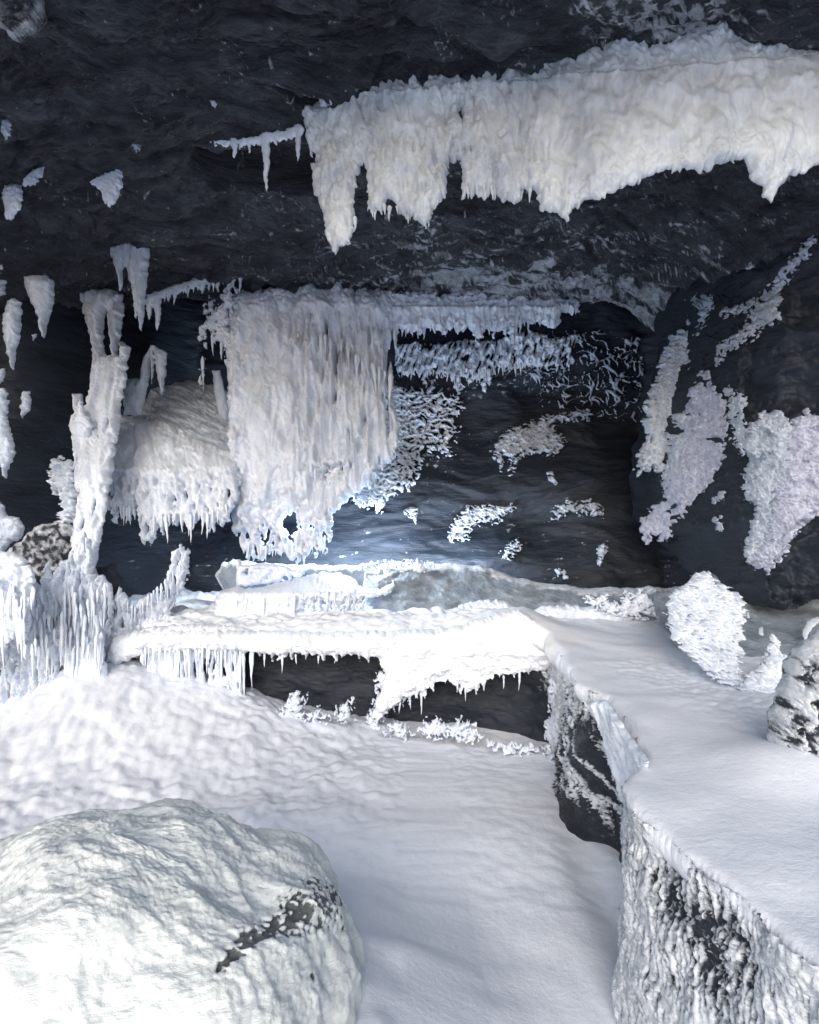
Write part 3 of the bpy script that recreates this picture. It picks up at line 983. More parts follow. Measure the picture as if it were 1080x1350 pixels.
for i, (pl, lb) in enumerate([([(-5, 330), (8, 325), (14, 345), (9, 358), (-5, 362)], 'lumpy rime patch at the left edge level with the highest ice tongue'),
                              ([(-5, 370), (9, 368), (8, 388), (-5, 395)], 'small rime patch at the left edge beside the wedge-shaped tongue'),
                              ([(-5, 488), (6, 485), (8, 500), (-5, 508)], 'small rime patch at the left edge above the long lumpy tongue'),
                              ([(30, 518), (40, 515), (41, 530), (36, 545), (29, 552), (28, 535)], 'small rime cluster on the dark wall at far left'),
                              ([(42, 442), (48, 440), (46, 450)], 'tiny rime speck under the wedge-shaped tongue')]):
    relief('rime_patch', pl, 6.6, M_ICE_GREY, r=6, k=1, step=1.0, warp=(2.5, 6), detail=lumps(2, 5), seed=40 + i, label=lb, cat='rime patch', group='rime patches on the left wall')

# fringe strip left of the main curtain
o = relief('icicle_fringe', [(190, 398), (200, 388), (225, 378), (255, 368), (290, 362), (325, 357), (335, 362), (300, 370), (270, 376), (240, 384), (215, 392), (195, 405)],
           Ypx((190, 7.6), (335, 7.5)), M_ICE, r=5, k=1.2, step=1.1, warp=(1.6, 6), drips=[dict(sp=5.5, w=(1.6, 2.8), L=(2, 17))],
           spikes=[(197, 392, 4, 424), (208, 390, 5.5, 437)], seed=45, label='slanting strip of fine icicles left of the main ice curtain', cat='icicle fringe')
hang(o, along([(195, 396), (240, 382), (325, 364)], 20, 7.5, (1.6, 3), (8, 24), 8))

# ================================================================== the tall column
YD = Ypy((380, 7.7), (520, 7.2), (700, 6.35), (880, 5.95))
col = [(108, 386), (125, 383), (148, 382), (163, 388), (163, 410), (160, 440), (155, 455), (150, 428), (142, 408), (138, 425), (136, 455), (140, 470), (148, 468), (160, 470), (158, 455), (164, 450),
       (173, 460), (170, 470), (167, 500), (160, 530), (158, 560), (152, 590), (150, 620), (143, 650), (139, 680), (133, 710), (127, 745), (129, 790), (136, 840), (142, 890), (130, 912), (100, 912),
       (88, 890), (88, 850), (86, 800), (84, 760), (94, 725), (98, 690), (104, 660), (100, 630), (98, 600), (96, 575), (92, 560), (100, 545), (104, 522), (112, 540), (118, 520), (122, 500),
       (124, 470), (122, 450), (116, 430), (110, 408)]
o = relief('ice_column', col, YD, M_ICE, r=13, k=1.0, step=1.2, warp=(2.6, 9), spikes=[(126, 420, 6, 468), (152, 420, 8, 480), (104, 525, 6, 560)],
           detail=add(flow(5, 3.2, 1.0, 6, 14, 110, 22), terraces([470, 560, 640], 3, 8, (3, 6), (8, 50), seed=4, wob=20)),
           cut=lambda x, y, F: np.minimum(F, np.where((y > 470) & (y < 760), 7 * (fbm((x + 0.25 * (y - 500)) / 8, y / 60, 3, 25) + 0.80), 99)),
           seed=50, label='tall twisted ice column joining ceiling to snow on the left', cat='ice column')
relief('rime_growth', [(65, 622), (72, 605), (85, 602), (98, 608), (104, 625), (104, 650), (110, 672), (98, 690), (88, 697), (78, 680), (82, 660), (70, 645)], 6.75, M_ICE, r=14, k=1.0, step=1.1,
       warp=(4, 8), cut=lace(0.38, 5, 1, 7, 6), detail=lumps(4.5, 8), seed=51, label='cauliflower-like rime growth on the left side of the tall ice column', cat='rime growth')
relief('rime_growth', [(94, 562), (104, 545), (105, 524), (114, 545), (122, 560), (118, 590), (108, 580), (100, 585)], 6.85, M_ICE, r=10, k=1.0, step=1.1, warp=(3, 7), detail=lumps(2, 8), seed=52,
       label='pointed ice horn sticking out left of the tall ice column', cat='rime growth')

# stubs standing on the recess ledge behind the column
relief('ice_stub', [(167, 500), (176, 498), (184, 500), (190, 470), (200, 456), (206, 456), (200, 480), (194, 515), (186, 548), (163, 548)], 7.8, M_ICE_GREY, r=12, k=0.9, step=1.2, warp=(1.5, 9),
       detail=flutes(1.4, 7, 60, .8, 12), seed=53, label='stout grey ice stub standing on the recess ledge right of the column', cat='ice stub')
relief('ice_tongue', [(203, 456), (211, 460), (221, 464), (218, 490), (214, 520), (208, 498), (205, 480)], 7.7, M_ICE_GREY, r=9, k=1, step=1.1, warp=(1.3, 8), spikes=[(201, 458, 3, 508), (214, 480, 6, 522)],
       seed=54, label='pointed grey ice tongue right of the stout stub in the recess', cat='ice tongue', group='ice tongues hanging on the left')
relief('ice_stub', [(280, 488), (290, 487), (297, 515), (304, 545), (300, 560), (288, 548), (283, 520)], 7.9, M_ICE_GREY, r=8, k=.9, step=1.2, warp=(1.3, 9), seed=55,
       label='slim leaning grey ice stub beside the main curtain', cat='ice stub')
# cluster at the left edge of the main curtain
cl = relief('icicle_cluster', [(262, 432), (272, 420), (270, 400), (278, 392), (284, 408), (292, 398), (296, 376), (306, 372), (312, 380), (308, 400), (308, 460), (298, 455), (288, 452), (276, 440), (266, 446)],
            7.6, M_ICE, r=8, k=1.1, step=1.1, warp=(4.5, 8), spikes=[(270, 430, 4.5, 484), (297, 440, 6, 468), (285, 440, 5, 470), (266, 440, 3, 516), (300, 440, 5, 505)],
            cut=lace(0.30, 6, 2.2, 7, 11), detail=flutes(2, 5, 30, 1, 13), seed=56, label='ragged icicle cluster on the left edge of the main ice curtain', cat='icicle cluster')
hang(cl, [(267, 470, 7.7, 2.5, 48), (292, 450, 7.65, 3, 24), (303, 455, 7.8, 5, 50), (280, 440, 7.6, 2.4, 30)], M_ICE)

# ================================================================== recess ledge with its curtain
YE = Ypy((500, 8.9), (530, 8.5), (560, 8.05), (590, 7.68), (620, 7.4), (650, 7.24), (680, 7.16), (720, 7.1))
shelf = [(132, 590), (140, 560), (165, 548), (190, 546), (215, 552), (245, 566), (275, 582), (300, 590), (314, 596), (316, 610), (315, 640), (300, 672), (290, 680), (284, 690),
         (276, 698), (268, 685), (262, 672), (258, 690), (248, 694), (240, 680), (225, 676), (208, 692), (196, 712), (190, 714), (186, 690), (182, 664), (177, 668), (172, 684), (166, 668), (150, 668), (136, 662), (128, 640)]
o = relief('ice_shelf', shelf, YE, M_ICE, r=20, k=0.9, step=1.3, warp=(2.8, 9), drips=[dict(sp=7, w=(2.2, 4.5), L=(3, 30))],
           cut=lambda x, y, F: np.minimum(F, region(6 * (fbm(x / 7, y / 22, 3, 66) + 0.62), sst(600, 640, y + 10 * pn2(x / 15, y / 15, 4)))),
           detail=add(terraces([lambda x: 590 + 0.1 * (x - 160), 640], 5, 12, (4, 9), (6, 50), seed=14, wob=16), flow(6, 2.8, 1.2, 6, 22, 60, 16),
                      lambda x, y, F: 3 * fbm((x + y) / 16, (y - x * .3) / 7, 3, 91) * sst(590, 560, y)),
           seed=60, label='snow-covered ledge with a long icicle curtain between column and main curtain', cat='ice ledge')
hang(o, along([(150, 668), (172, 672), (190, 688), (230, 680), (275, 680), (300, 668)], 30, 7.08, (1.8, 3.4), (12, 40), 9))

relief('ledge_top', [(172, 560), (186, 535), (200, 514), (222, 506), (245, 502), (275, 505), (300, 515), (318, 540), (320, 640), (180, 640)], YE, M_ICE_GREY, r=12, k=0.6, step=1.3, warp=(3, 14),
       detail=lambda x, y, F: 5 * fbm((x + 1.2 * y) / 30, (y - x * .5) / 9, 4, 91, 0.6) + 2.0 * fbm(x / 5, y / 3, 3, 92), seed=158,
       label='dim grey wind-swept top of the recess ledge behind its white icicle curtain', cat='snowy ledge')

# ================================================================== main curtain
YF = Ypy((370, 8.0), (560, 7.75), (760, 7.55))
main = [(303, 400), (312, 390), (330, 385), (360, 384), (385, 380), (396, 370), (412, 378), (440, 382), (452, 374), (470, 378), (500, 382), (520, 386), (524, 400), (524, 440), (521, 462), (518, 490), (517, 525),
        (522, 545), (528, 570), (520, 596), (500, 616), (485, 640), (462, 655), (448, 668), (430, 678), (420, 690), (432, 676), (440, 690), (434, 712), (420, 725), (402, 728), (385, 738), (372, 726), (355, 725), (340, 728),
        (322, 725), (318, 700), (306, 682), (308, 640), (306, 600), (304, 560), (302, 500), (301, 450)]


def main_cut(x, y, F):
    low = region(7 * (fbm(x / 9, y / 18, 3, 73) + 0.46 - 0.12 * sst(370, 420, x)), sst(640, 690, y + 8 * pn2(x / 20, y / 20, 3)))
    rt = region(6 * (fbm(x / 9, y / 8, 3, 74) + 0.42), sst(440, 500, x) * sst(570, 630, y))
    thin = region(8 * (fbm(x / 6, y / 60, 3, 75) + 0.80 - 0.38 * sst(475, 528, x)), sst(370, 430, x) * sst(400, 440, y))
    return np.minimum(np.minimum(F, low), np.minimum(rt, thin))


o = relief('ice_curtain', main, YF, M_ICE, r=26, k=0.95, step=1.25, warp=(2.6, 10), drips=[dict(sp=8, w=(2.2, 4.5), L=(3, 26))], cut=main_cut,
           holes=[[(343, 700), (352, 690), (360, 694), (356, 712), (346, 720)], [(372, 690), (384, 672), (396, 678), (392, 700), (380, 706)], [(425, 620), (436, 612), (455, 612), (450, 625), (430, 632)]],
           detail=add(terraces([lambda x: 455 + 0.1 * (x - 300), lambda x: 540 - 0.3 * (x - 300) + 0.004 * (x - 300) ** 2, lambda x: 610 - 0.1 * (x - 300), 668], 5.5, 13, (4, 11), (8, 70), seed=21, wob=22),
                      lambda x, y, F: flow(12, 0.8, 1.4, 0, 26, 70, 24)(x, y, F) + (0.25 + 0.75 * sst(370, 440, x)) * flow(0, 1.8, 0, 8, 24, 90, 25)(x, y, F), lambda x, y, F: 6 * sst(0, 30, F) - 6 * sst(450, 520, x) + 1.6 * (1 - worley(x / 7, y / 8, 3)) * sst(480, 560, y)),
           seed=61, label='massive white ice curtain hanging in front of the dark back wall, left of centre', cat='ice curtain')
hang(o, along([(325, 722), (345, 722), (400, 726), (430, 708)], 20, 7.5, (1.6, 3.4), (10, 28), 10) + along([(420, 440), (470, 470), (520, 500)], 14, 7.6, (2, 4), (14, 44), 11)
     + along([(330, 640), (380, 640), (420, 620)], 8, 7.45, (2, 3), (14, 30), 12))

# right-hand fringe of the main curtain under the brow
YG = Ypx((490, 7.9), (760, 8.05))
o = relief('icicle_fringe', [(505, 384), (540, 386), (580, 386), (620, 385), (660, 388), (700, 392), (730, 392), (760, 398), (765, 405), (740, 410), (735, 428), (728, 433), (715, 424), (700, 428), (690, 420),
                             (675, 446), (668, 432), (655, 438), (640, 430), (628, 448), (618, 430), (600, 428), (585, 436), (565, 432), (545, 438), (530, 432), (512, 440)], YG, M_ICE, r=14, k=1, step=1.2, warp=(2.6, 7),
           drips=[dict(sp=6, w=(2, 4), L=(2, 15))], cut=lambda x, y, F: np.minimum(F, np.where(y < 408, 5 * (fbm(x / 9, y / 6, 3, 84) + 0.5) + 0.2 * np.maximum(F, 0), 99)),
           detail=add(flutes(3.5, 6, 35, 1.2, 28), terraces([412], 4, 8, (3, 6), (3, 14), seed=29)), seed=62,
           label='snowy icicle fringe under the brow, running right from the main curtain', cat='icicle fringe')
hang(o, along([(515, 432), (600, 428), (735, 424)], 34, 7.95, (1.6, 3.4), (6, 22), 13))
# second row of combed rime icicles on the wall
o = relief('rime_comb', [(522, 456), (545, 452), (580, 454), (615, 448), (650, 450), (680, 440), (700, 436), (735, 448), (760, 440), (770, 448), (745, 462), (760, 478), (735, 476), (715, 482), (690, 480), (675, 486),
                         (655, 482), (645, 500), (640, 510), (625, 500), (605, 495), (612, 512), (600, 512), (590, 488), (565, 490), (560, 505), (552, 488), (535, 496), (522, 482)], on_wall(0.06), M_ICE, r=8, k=1.1, step=1.0,
           warp=(3, 6), drips=[dict(sp=6, w=(1.8, 3.2), L=(2, 16))], cut=lambda x, y, F: np.minimum(F, 6 * (fbm((x + .3 * y) / 4.5, y / 16, 3, 87) + 0.42 - 0.25 * sst(690, 770, x))), detail=flutes(2.2, 4.5, 14, 1.5, 33), seed=63,
           label='second row of combed rime icicles on the back wall under the snowy fringe', cat='rime')
hang(o, along([(530, 488), (600, 494), (660, 488), (690, 480)], 28, 8.55, (1.5, 2.6), (8, 20), 14), M_ICE)


# lacy rime to the lower right of the main curtain
def lace_cut(x, y, F):
    n = fbm((x + 8 * pn2(x / 18, y / 18, 4)) / 6.5, (y + 7 * pn2(x / 22, y / 22, 6)) / 4.2, 4, 88, 0.65)
    dens = 0.80 - 0.75 * sst(470, 600, x + 0.25 * (y - 500)) + 0.06 * fbm(x / 30, y / 30, 2, 12)
    return np.minimum(F + 2, 5.5 * (n + dens - 0.3 + 0.06 * np.clip(F, -4, 8)))


o = relief('rime_lace', [(420, 640), (470, 560), (500, 530), (515, 505), (530, 512), (560, 516), (562, 500), (572, 500), (575, 516), (605, 520), (610, 535), (600, 548), (605, 565), (596, 585), (598, 598), (575, 600), (560, 592), (555, 615),
                         (545, 640), (530, 645), (515, 655), (500, 672), (488, 660), (470, 662), (460, 650), (440, 660), (425, 640)], lambda x, y: on_wall(0.06)(x, y) * sst(440, 540, x) + 7.7 * (1 - sst(440, 540, x)), M_ICE, r=8, k=1.2, step=1.0,
           warp=(5, 8), drips=[dict(sp=7, w=(1.6, 3), L=(2, 12))], cut=lace_cut, detail=lumps(2.5, 5, 4, 0.7, 0.3), seed=64,
           label='lacy swirling rime spreading right from the lower main ice curtain', cat='rime')

# sparse filigree under the right end of the brow
def fil_cut(x, y, F):
    n = 1 - np.abs(fbm((x + 10 * pn2(x / 25, y / 25, 3)) / 19, (y + 9 * pn2(x / 22, y / 18, 5)) / 12, 2, 189)) * 7.5
    v = 1 - np.abs(pn2((x + 3 * pn2(x / 9, y / 9, 3)) / 12, y / 80, 191)) * 9
    g = fbm(x / 24, y / 20, 2, 190)
    return np.minimum(F, 2.3 * (np.maximum(n, v - 0.35) - 0.40 + 0.9 * g))


o = relief('rime_filigree', [(655, 450), (700, 440), (760, 435), (810, 438), (845, 445), (850, 470), (845, 520), (850, 560), (820, 555), (800, 548), (770, 558), (740, 548), (730, 520), (715, 540), (705, 510), (690, 490), (660, 478)],
           on_wall(0.03), M_ICE_GREY, r=4, k=1.3, step=0.9, warp=(4, 8), cut=fil_cut, drips=(), seed=65, label='thin filigree of rime threads under the right end of the brow', cat='rime')

# rime patches on the back wall
KP = [([(650, 605), (655, 580), (672, 566), (700, 558), (722, 548), (745, 545), (775, 540), (780, 546), (755, 552), (735, 556), (728, 565), (745, 580), (738, 596), (720, 600), (700, 596), (690, 602), (672, 605), (660, 600)],
       [(660, 596, 3, 622), (674, 596, 4.5, 628), (678, 600, 3, 624)], 'largest wing-shaped rime patch in the middle of the dark back wall'),
      ([(591, 716), (592, 700), (604, 680), (618, 668), (640, 665), (660, 668), (676, 663), (679, 670), (665, 680), (655, 690), (640, 686), (625, 690), (615, 700), (622, 708), (606, 710)], [], 'wing-shaped rime patch at lower left of the dark back wall'),
      ([(726, 686), (732, 668), (745, 662), (765, 664), (780, 660), (792, 666), (794, 680), (780, 676), (760, 674), (745, 676), (735, 684)], [], 'flat rime patch at lower centre of the dark back wall'),
      ([(658, 730), (672, 718), (684, 711), (690, 718), (684, 724), (674, 736), (666, 735)], [], 'small ragged rime patch just above the glazed rock'),
      ([(723, 624), (727, 624), (733, 636), (726, 634)], [], 'tiny white rime fleck right of the largest wing-shaped patch'),
      ([(534, 674), (542, 670), (549, 672), (548, 686), (541, 680)], [], 'tiny rime fleck below the lacy rime'),
      ([(788, 722), (796, 718), (800, 724), (794, 732), (790, 742)], [], 'small curled rime thread low on the back wall at right'),
      ([(733, 750), (744, 754), (747, 762), (738, 758)], [], 'tiny rime fleck on the lowest edge of the back wall')]
for i, (pl, sp, lb) in enumerate(KP):
    relief('rime_patch', pl, on_wall(0.03), M_ICE_GREY, r=7, k=1.2, step=0.9, warp=(3.2 if i < 4 else 1, 7), spikes=sp, cut=lace(0.5 if i < 4 else 0.9, 8, 0.35, 6, 14 + i), detail=lumps(2.5, 6, 3, 0.4, -0.3), drips=[dict(sp=6, w=(1.5, 2.5), L=(1, 5))],
           seed=70 + i, label=lb, cat='rime patch', group='rime patches on the back wall')

# ================================================================== rime feathers on the right-hand rock
feather = add(lumps(3.2, 4.5, 5, 2.2, 2.0), lambda x, y, F: 2 * ridge((x - y * .5) / 6, (y + x * .5) / 22, 2, 55))
RP = [([(885, 450), (900, 440), (908, 445), (905, 480), (898, 510), (905, 540), (908, 580), (890, 610), (876, 640), (872, 625), (858, 612), (842, 622), (845, 600), (858, 575), (848, 560), (855, 530), (868, 500), (874, 475)], [],
       'tall grey-white rime plume on the left flank of the overhanging rock', M_ICE_GREY),
      ([(912, 515), (930, 493), (935, 510), (950, 530), (952, 560), (950, 600), (938, 625), (925, 645), (905, 665), (888, 690), (880, 700), (866, 705), (852, 710), (848, 690), (862, 672), (878, 660), (884, 620), (895, 590), (905, 555)],
       [(871, 695, 2.5, 712), (878, 690, 2.5, 712), (884, 685, 2.4, 706), (853, 700, 3, 716)], 'long lilac rime plume slanting down the left half of the overhanging rock', M_ICE_LILAC),
      ([(962, 520), (975, 513), (984, 530), (978, 550), (985, 575), (1000, 590), (985, 600), (972, 592), (964, 570), (958, 545)], [], 'ragged small rime cluster between the two lilac plumes', M_ICE_GREY),
      ([(985, 570), (1005, 548), (1025, 545), (1036, 560), (1034, 600), (1030, 640), (1015, 650), (1008, 690), (1000, 715), (984, 730), (992, 700), (1002, 665), (985, 655), (982, 630), (990, 605)], [],
       'grey-white rime plume partly behind the lilac one at the right edge', M_ICE_GREY),
      ([(1040, 565), (1062, 545), (1075, 550), (1110, 565), (1110, 650), (1078, 672), (1050, 695), (1030, 725), (1012, 745), (990, 745), (988, 735), (1008, 712), (1018, 680), (1022, 640), (1032, 600)],
       [(1011, 735, 3, 756), (1019, 730, 2.5, 748), (1027, 722, 2.5, 740), (1035, 715, 2.4, 732)], 'large lilac rime plume cut by the right edge of the picture', M_ICE_LILAC),
      ([(941, 480), (945, 460), (960, 445), (978, 435), (990, 410), (1005, 392), (1020, 370), (1035, 350), (1050, 335), (1062, 310), (1082, 285), (1084, 305), (1066, 335), (1050, 352), (1040, 368), (1028, 385), (1026, 420), (1018, 430), (1008, 428), (995, 445), (975, 455), (955, 465), (948, 480)],
       [], 'long diagonal rime streak climbing to the upper right edge', M_ICE_GREY),
      ([(946, 415), (965, 405), (985, 400), (1000, 390), (995, 402), (975, 412), (955, 418)], [], 'faint short rime streak branching left of the long diagonal streak', M_ICE_GREY),
      ([(906, 392), (930, 388), (945, 395), (935, 410), (928, 425), (920, 440), (908, 425)], [], 'grey rime patch at the top left corner of the overhanging rock', M_ICE_GREY),
      ([(968, 345), (980, 338), (992, 338), (992, 350), (978, 352), (970, 358)], [], 'faint curved rime patch high on the overhanging rock', M_ICE_GREY),
      ([(940, 662), (948, 652), (953, 648), (953, 656)], [], 'tiny rime wedge low on the overhanging rock', M_ICE_GREY),
      ([(942, 686), (948, 683), (950, 700), (946, 696)], [], 'tiny curled rime fleck below the rime wedge', M_ICE_GREY),
      ([(955, 512), (960, 510), (961, 518), (957, 520)], [], 'tiny rime speck above the ragged small cluster', M_ICE_GREY)]
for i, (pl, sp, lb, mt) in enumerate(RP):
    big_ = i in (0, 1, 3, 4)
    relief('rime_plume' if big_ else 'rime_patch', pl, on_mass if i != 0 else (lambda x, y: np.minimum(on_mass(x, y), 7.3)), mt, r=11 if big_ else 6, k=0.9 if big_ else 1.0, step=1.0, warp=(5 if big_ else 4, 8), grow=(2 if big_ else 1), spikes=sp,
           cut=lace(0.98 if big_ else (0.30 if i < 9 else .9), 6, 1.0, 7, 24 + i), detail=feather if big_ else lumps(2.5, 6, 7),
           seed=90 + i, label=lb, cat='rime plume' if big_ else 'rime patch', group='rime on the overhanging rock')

# ================================================================== lit back ledge
relief('glazed_rock', [(480, 752), (520, 742), (560, 742), (600, 745), (632, 746), (665, 757), (700, 767), (760, 775), (830, 776), (900, 772), (900, 830), (830, 840), (480, 840)], Ypy((740, 7.9), (790, 7.35), (830, 7.1)), M_GLAZE, r=24, k=1.3, step=1.5, warp=(3, 25),
       detail=lambda x, y, F: 8 * fbm(x / 60, y / 30, 3, 7) + 1.5 * ridge(x / 22, y / 9, 3, 8) + 4 * ridge((x + y) / 60, (y - x * .3) / 40, 2, 9), frost=lambda x, y, F: 0.75 * sst(9, 1, F + 3 * fbm(x / 12, y / 6, 2, 4)) + 0.25 * sst(.3, .9, fbm(x / 12, y / 8, 3, 6)) + 0.12,
       seed=110, label='long smooth grey-blue rock glazed with ice along the back ledge', cat='rock')
relief('glazed_rock', [(285, 760), (292, 742), (310, 738), (340, 742), (420, 745), (480, 745), (500, 760), (490, 800), (300, 790)], 7.75, M_GLAZE, r=14, k=1, step=1.5, warp=(2, 12),
       frost=lambda x, y, F: 0.8 * sst(8, 0, F) + 0.2, seed=111, label='ice-glazed rock at the left end of the back ledge', cat='rock')
relief('rime_block', [(312, 738), (318, 737), (320, 746), (345, 742), (370, 744), (392, 752), (400, 748), (402, 756), (392, 762), (360, 768), (330, 772), (312, 774)], 7.45, M_ICE, r=8, k=1.3, step=0.9, warp=(1.6, 6),
       cut=lambda x, y, F: np.minimum(F, np.where((y > 748) & (x > 318) & (x < 392), 5 * (ridge(x / 11, y / 16, 2, 35) - 0.1), 99)), detail=lumps(2, 5), seed=112,
       label='lattice of white rime on the upper tier at the left end of the back ledge', cat='rime')
o = relief('ice_tier', [(283, 790), (290, 780), (305, 774), (330, 776), (360, 770), (400, 760), (425, 754), (450, 756), (468, 764), (478, 775), (500, 777), (512, 772), (520, 765), (522, 772), (512, 782), (498, 786), (482, 790), (478, 806), (462, 806),
                        (440, 812), (420, 808), (395, 815), (370, 812), (340, 822), (310, 822), (300, 818), (292, 824), (284, 815)], Ypy((755, 7.35), (780, 6.95), (825, 6.85)), M_ICE, r=12, k=1.2, step=1.0, warp=(2, 7),
           drips=[dict(sp=6, w=(1.6, 3), L=(1, 8))], cut=lambda x, y, F: np.minimum(F, region(5 * (fbm(x / 5, y / 10, 3, 36) + 0.30), sst(780, 800, y + .1 * (x - 380) + 6 * pn2(x / 12, y / 12, 2)) * sst(355, 400, x))),
           detail=add(flutes(2, 5, 20, 1, 37), terraces([790], 3, 7, (2, 5), (3, 14), seed=38)), seed=113, label='bright white tier of fused icicles on the back ledge under the main curtain', cat='ice tier')
hang(o, along([(300, 795), (380, 790), (470, 780)], 26, 6.82, (1.4, 2.6), (10, 26), 15))
relief('rime_crust', [(470, 750), (490, 742), (520, 738), (555, 740), (575, 745), (560, 752), (545, 760), (540, 775), (545, 795), (560, 808), (548, 812), (535, 800), (528, 785), (520, 800), (510, 806), (500, 808), (505, 798), (515, 785), (520, 765), (500, 757)],
       Ypy((738, 7.7), (812, 7.05)), M_ICE, r=7, k=1.2, step=0.9, warp=(2.5, 6), cut=lace(0.55, 7, 1.2, 6, 41), detail=lumps(2.5, 6), seed=114, label='bright rime crust with thin bridges over the middle of the back ledge', cat='rime')
relief('snow_hump', [(590, 815), (605, 798), (630, 792), (655, 791), (668, 793), (678, 800), (690, 815), (660, 822), (610, 822)], 7.0, M_ICE, r=10, k=1.2, step=1, warp=(2, 7), detail=lumps(2.5, 6), seed=115,
       label='low rime hump behind the peak of the snow cornice', cat='snow hump')
relief('snow_hump', [(695, 810), (710, 800), (750, 797), (790, 800), (830, 808), (850, 815), (800, 824), (720, 822)], 7.0, M_ICE, r=10, k=1.2, step=1, warp=(2, 7), detail=lumps(2.5, 6, 9), seed=116,
       label='long low snow hump along the foot of the glazed rock', cat='snow hump')
relief('rime_lattice', [(768, 790), (775, 782), (800, 785), (815, 795), (822, 782), (840, 776), (858, 778), (864, 795), (868, 812), (845, 818), (815, 815), (790, 808)], 6.9, M_ICE, r=5, k=1.4, step=0.9, warp=(3, 7),
       cut=lace(0.28, 7, 0.8, 6, 43), detail=lumps(2, 5), seed=117, label='net of rime threads over the right end of the glazed rock', cat='rime')

# ================================================================== snow cornice on the shelf and what hangs under it
YC = Ypx((180, 6.2), (690, 6.02), (725, 5.97), (760, 6.1))
o = relief('snow_cornice', [(180, 832), (250, 830), (330, 832), (420, 834), (520, 832), (570, 830), (610, 824), (640, 814), (665, 806), (682, 804), (700, 812), (720, 828), (742, 848), (755, 870), (750, 882), (725, 882), (700, 884), (675, 888), (650, 890), (632, 902), (618, 912), (604, 902),
                            (590, 895), (570, 902), (555, 912), (540, 916), (525, 925), (508, 940), (498, 950), (490, 940), (500, 915), (508, 890), (500, 868), (470, 862), (430, 864), (400, 860), (360, 862), (330, 858), (300, 856), (180, 855)], YC, M_SNOW, r=16, k=1.3, back=2.0, step=1.3, warp=(2.6, 8),
           drips=[dict(sp=8, w=(1.8, 3), L=(0, 14))], detail=lambda x, y, F: -10 * sst(835, 900, y) + 3 * fbm(x / 30, y / 20, 3, 3) + 2.6 * fbm(x / 5, y / 5, 3, 5) * (0.5 + 0.5 * sst(845, 885, y)) + 5 * fbm(x / 22, y / 13, 3, 6) + 2.2 * (1 - 1.3 * worley(x / 7, y / 7, 8)) * sst(870, 900, y), seed=120,
           label='thick snow cornice with a rounded peak over the dark hollow', cat='snow cornice')
hang(o, [(333, 855, 6.1, 2.4, 40), (349, 858, 6.15, 2, 22), (372, 862, 6.1, 2, 26), (330, 860, 6.1, 2, 50), (540, 905, 6.1, 3, 30), (556, 905, 6.1, 2.4, 38), (528, 915, 6.1, 2.5, 26), (685, 885, 5.95, 2, 26), (664, 890, 5.95, 1.6, 18), (603, 900, 6, 1.6, 14), (614, 905, 6, 1.5, 20), (321, 860, 6.1, 2.5, 60), (390, 862, 6.1, 1.6, 14), (420, 864, 6.1, 1.6, 12)])
relief('rime_fan', [(510, 875), (545, 880), (570, 895), (560, 905), (545, 912), (530, 925), (512, 932), (504, 950), (495, 965), (480, 955), (488, 938), (497, 915), (495, 890)], 6.2, M_ICE, r=8, k=1.1, step=0.9, warp=(4, 7),
       cut=lace(0.42, 4.5, 1.4, 6, 51), drips=[dict(sp=6, w=(1.5, 2.6), L=(1, 14))], detail=lumps(2.5, 5), seed=121, label='fan of rime slanting across the dark hollow beneath the cornice', cat='rime')
o = relief('icicle_comb', [(185, 845), (215, 848), (260, 850), (325, 848), (322, 880), (320, 915), (317, 940), (308, 925), (300, 905), (285, 908), (262, 898), (240, 900), (215, 896), (195, 885), (184, 868)], Ypx((180, 6.25), (325, 6.2)), M_ICE, r=8, k=1.2, step=1.0, warp=(1.5, 8),
           cut=streaks(0.40, 4.2, 60, 5, 53), detail=flutes(3, 4.2, 60, .8, 54), seed=122, label='comb of thin icicles hanging under the left part of the snow shelf', cat='icicle comb')
hang(o, along([(190, 852), (320, 852)], 26, 6.15, (1.8, 2.8), (26, 60), 16))
for i, (pl, lb, Yc) in enumerate([([(358, 948), (372, 935), (382, 915), (392, 908), (402, 918), (398, 935), (404, 948), (380, 954)], 'tallest spiky rime tuft standing on the snow in the dark hollow', 6.05),
                                  ([(400, 948), (410, 935), (420, 932), (432, 945), (420, 954), (404, 954)], 'low rime tuft right beside the tallest one in the hollow', 6.02),
                                  ([(438, 945), (446, 930), (455, 925), (464, 925), (466, 945), (450, 952)], 'third rime tuft from the left in the dark hollow', 6.0),
                                  ([(500, 965), (515, 955), (525, 945), (535, 958), (548, 965), (530, 972)], 'small rime tuft in the hollow below the rime fan', 5.95),
                                  ([(548, 965), (560, 950), (575, 945), (590, 955), (610, 945), (625, 958), (640, 970), (620, 980), (590, 972), (570, 975)], 'long tangled rime tuft at the foot of the hollow', 5.85),
                                  ([(640, 975), (660, 978), (700, 980), (715, 988), (690, 996), (650, 990)], 'snow crust at the right foot of the hollow', 5.75)]):
    relief('rime_tuft', pl, Yc, M_ICE, r=6, k=1.3, step=0.9, warp=(3.5, 7), cut=lace(0.4, 5, 1.4, 6, 60 + i), detail=lumps(2.5, 5), spikes=[(pl[len(pl) // 2][0], pl[len(pl) // 2][1] - 2, 2, pl[len(pl) // 2][1] + 20)],
           seed=130 + i, label=lb, cat='rime tuft', group='rime tufts in the hollow')

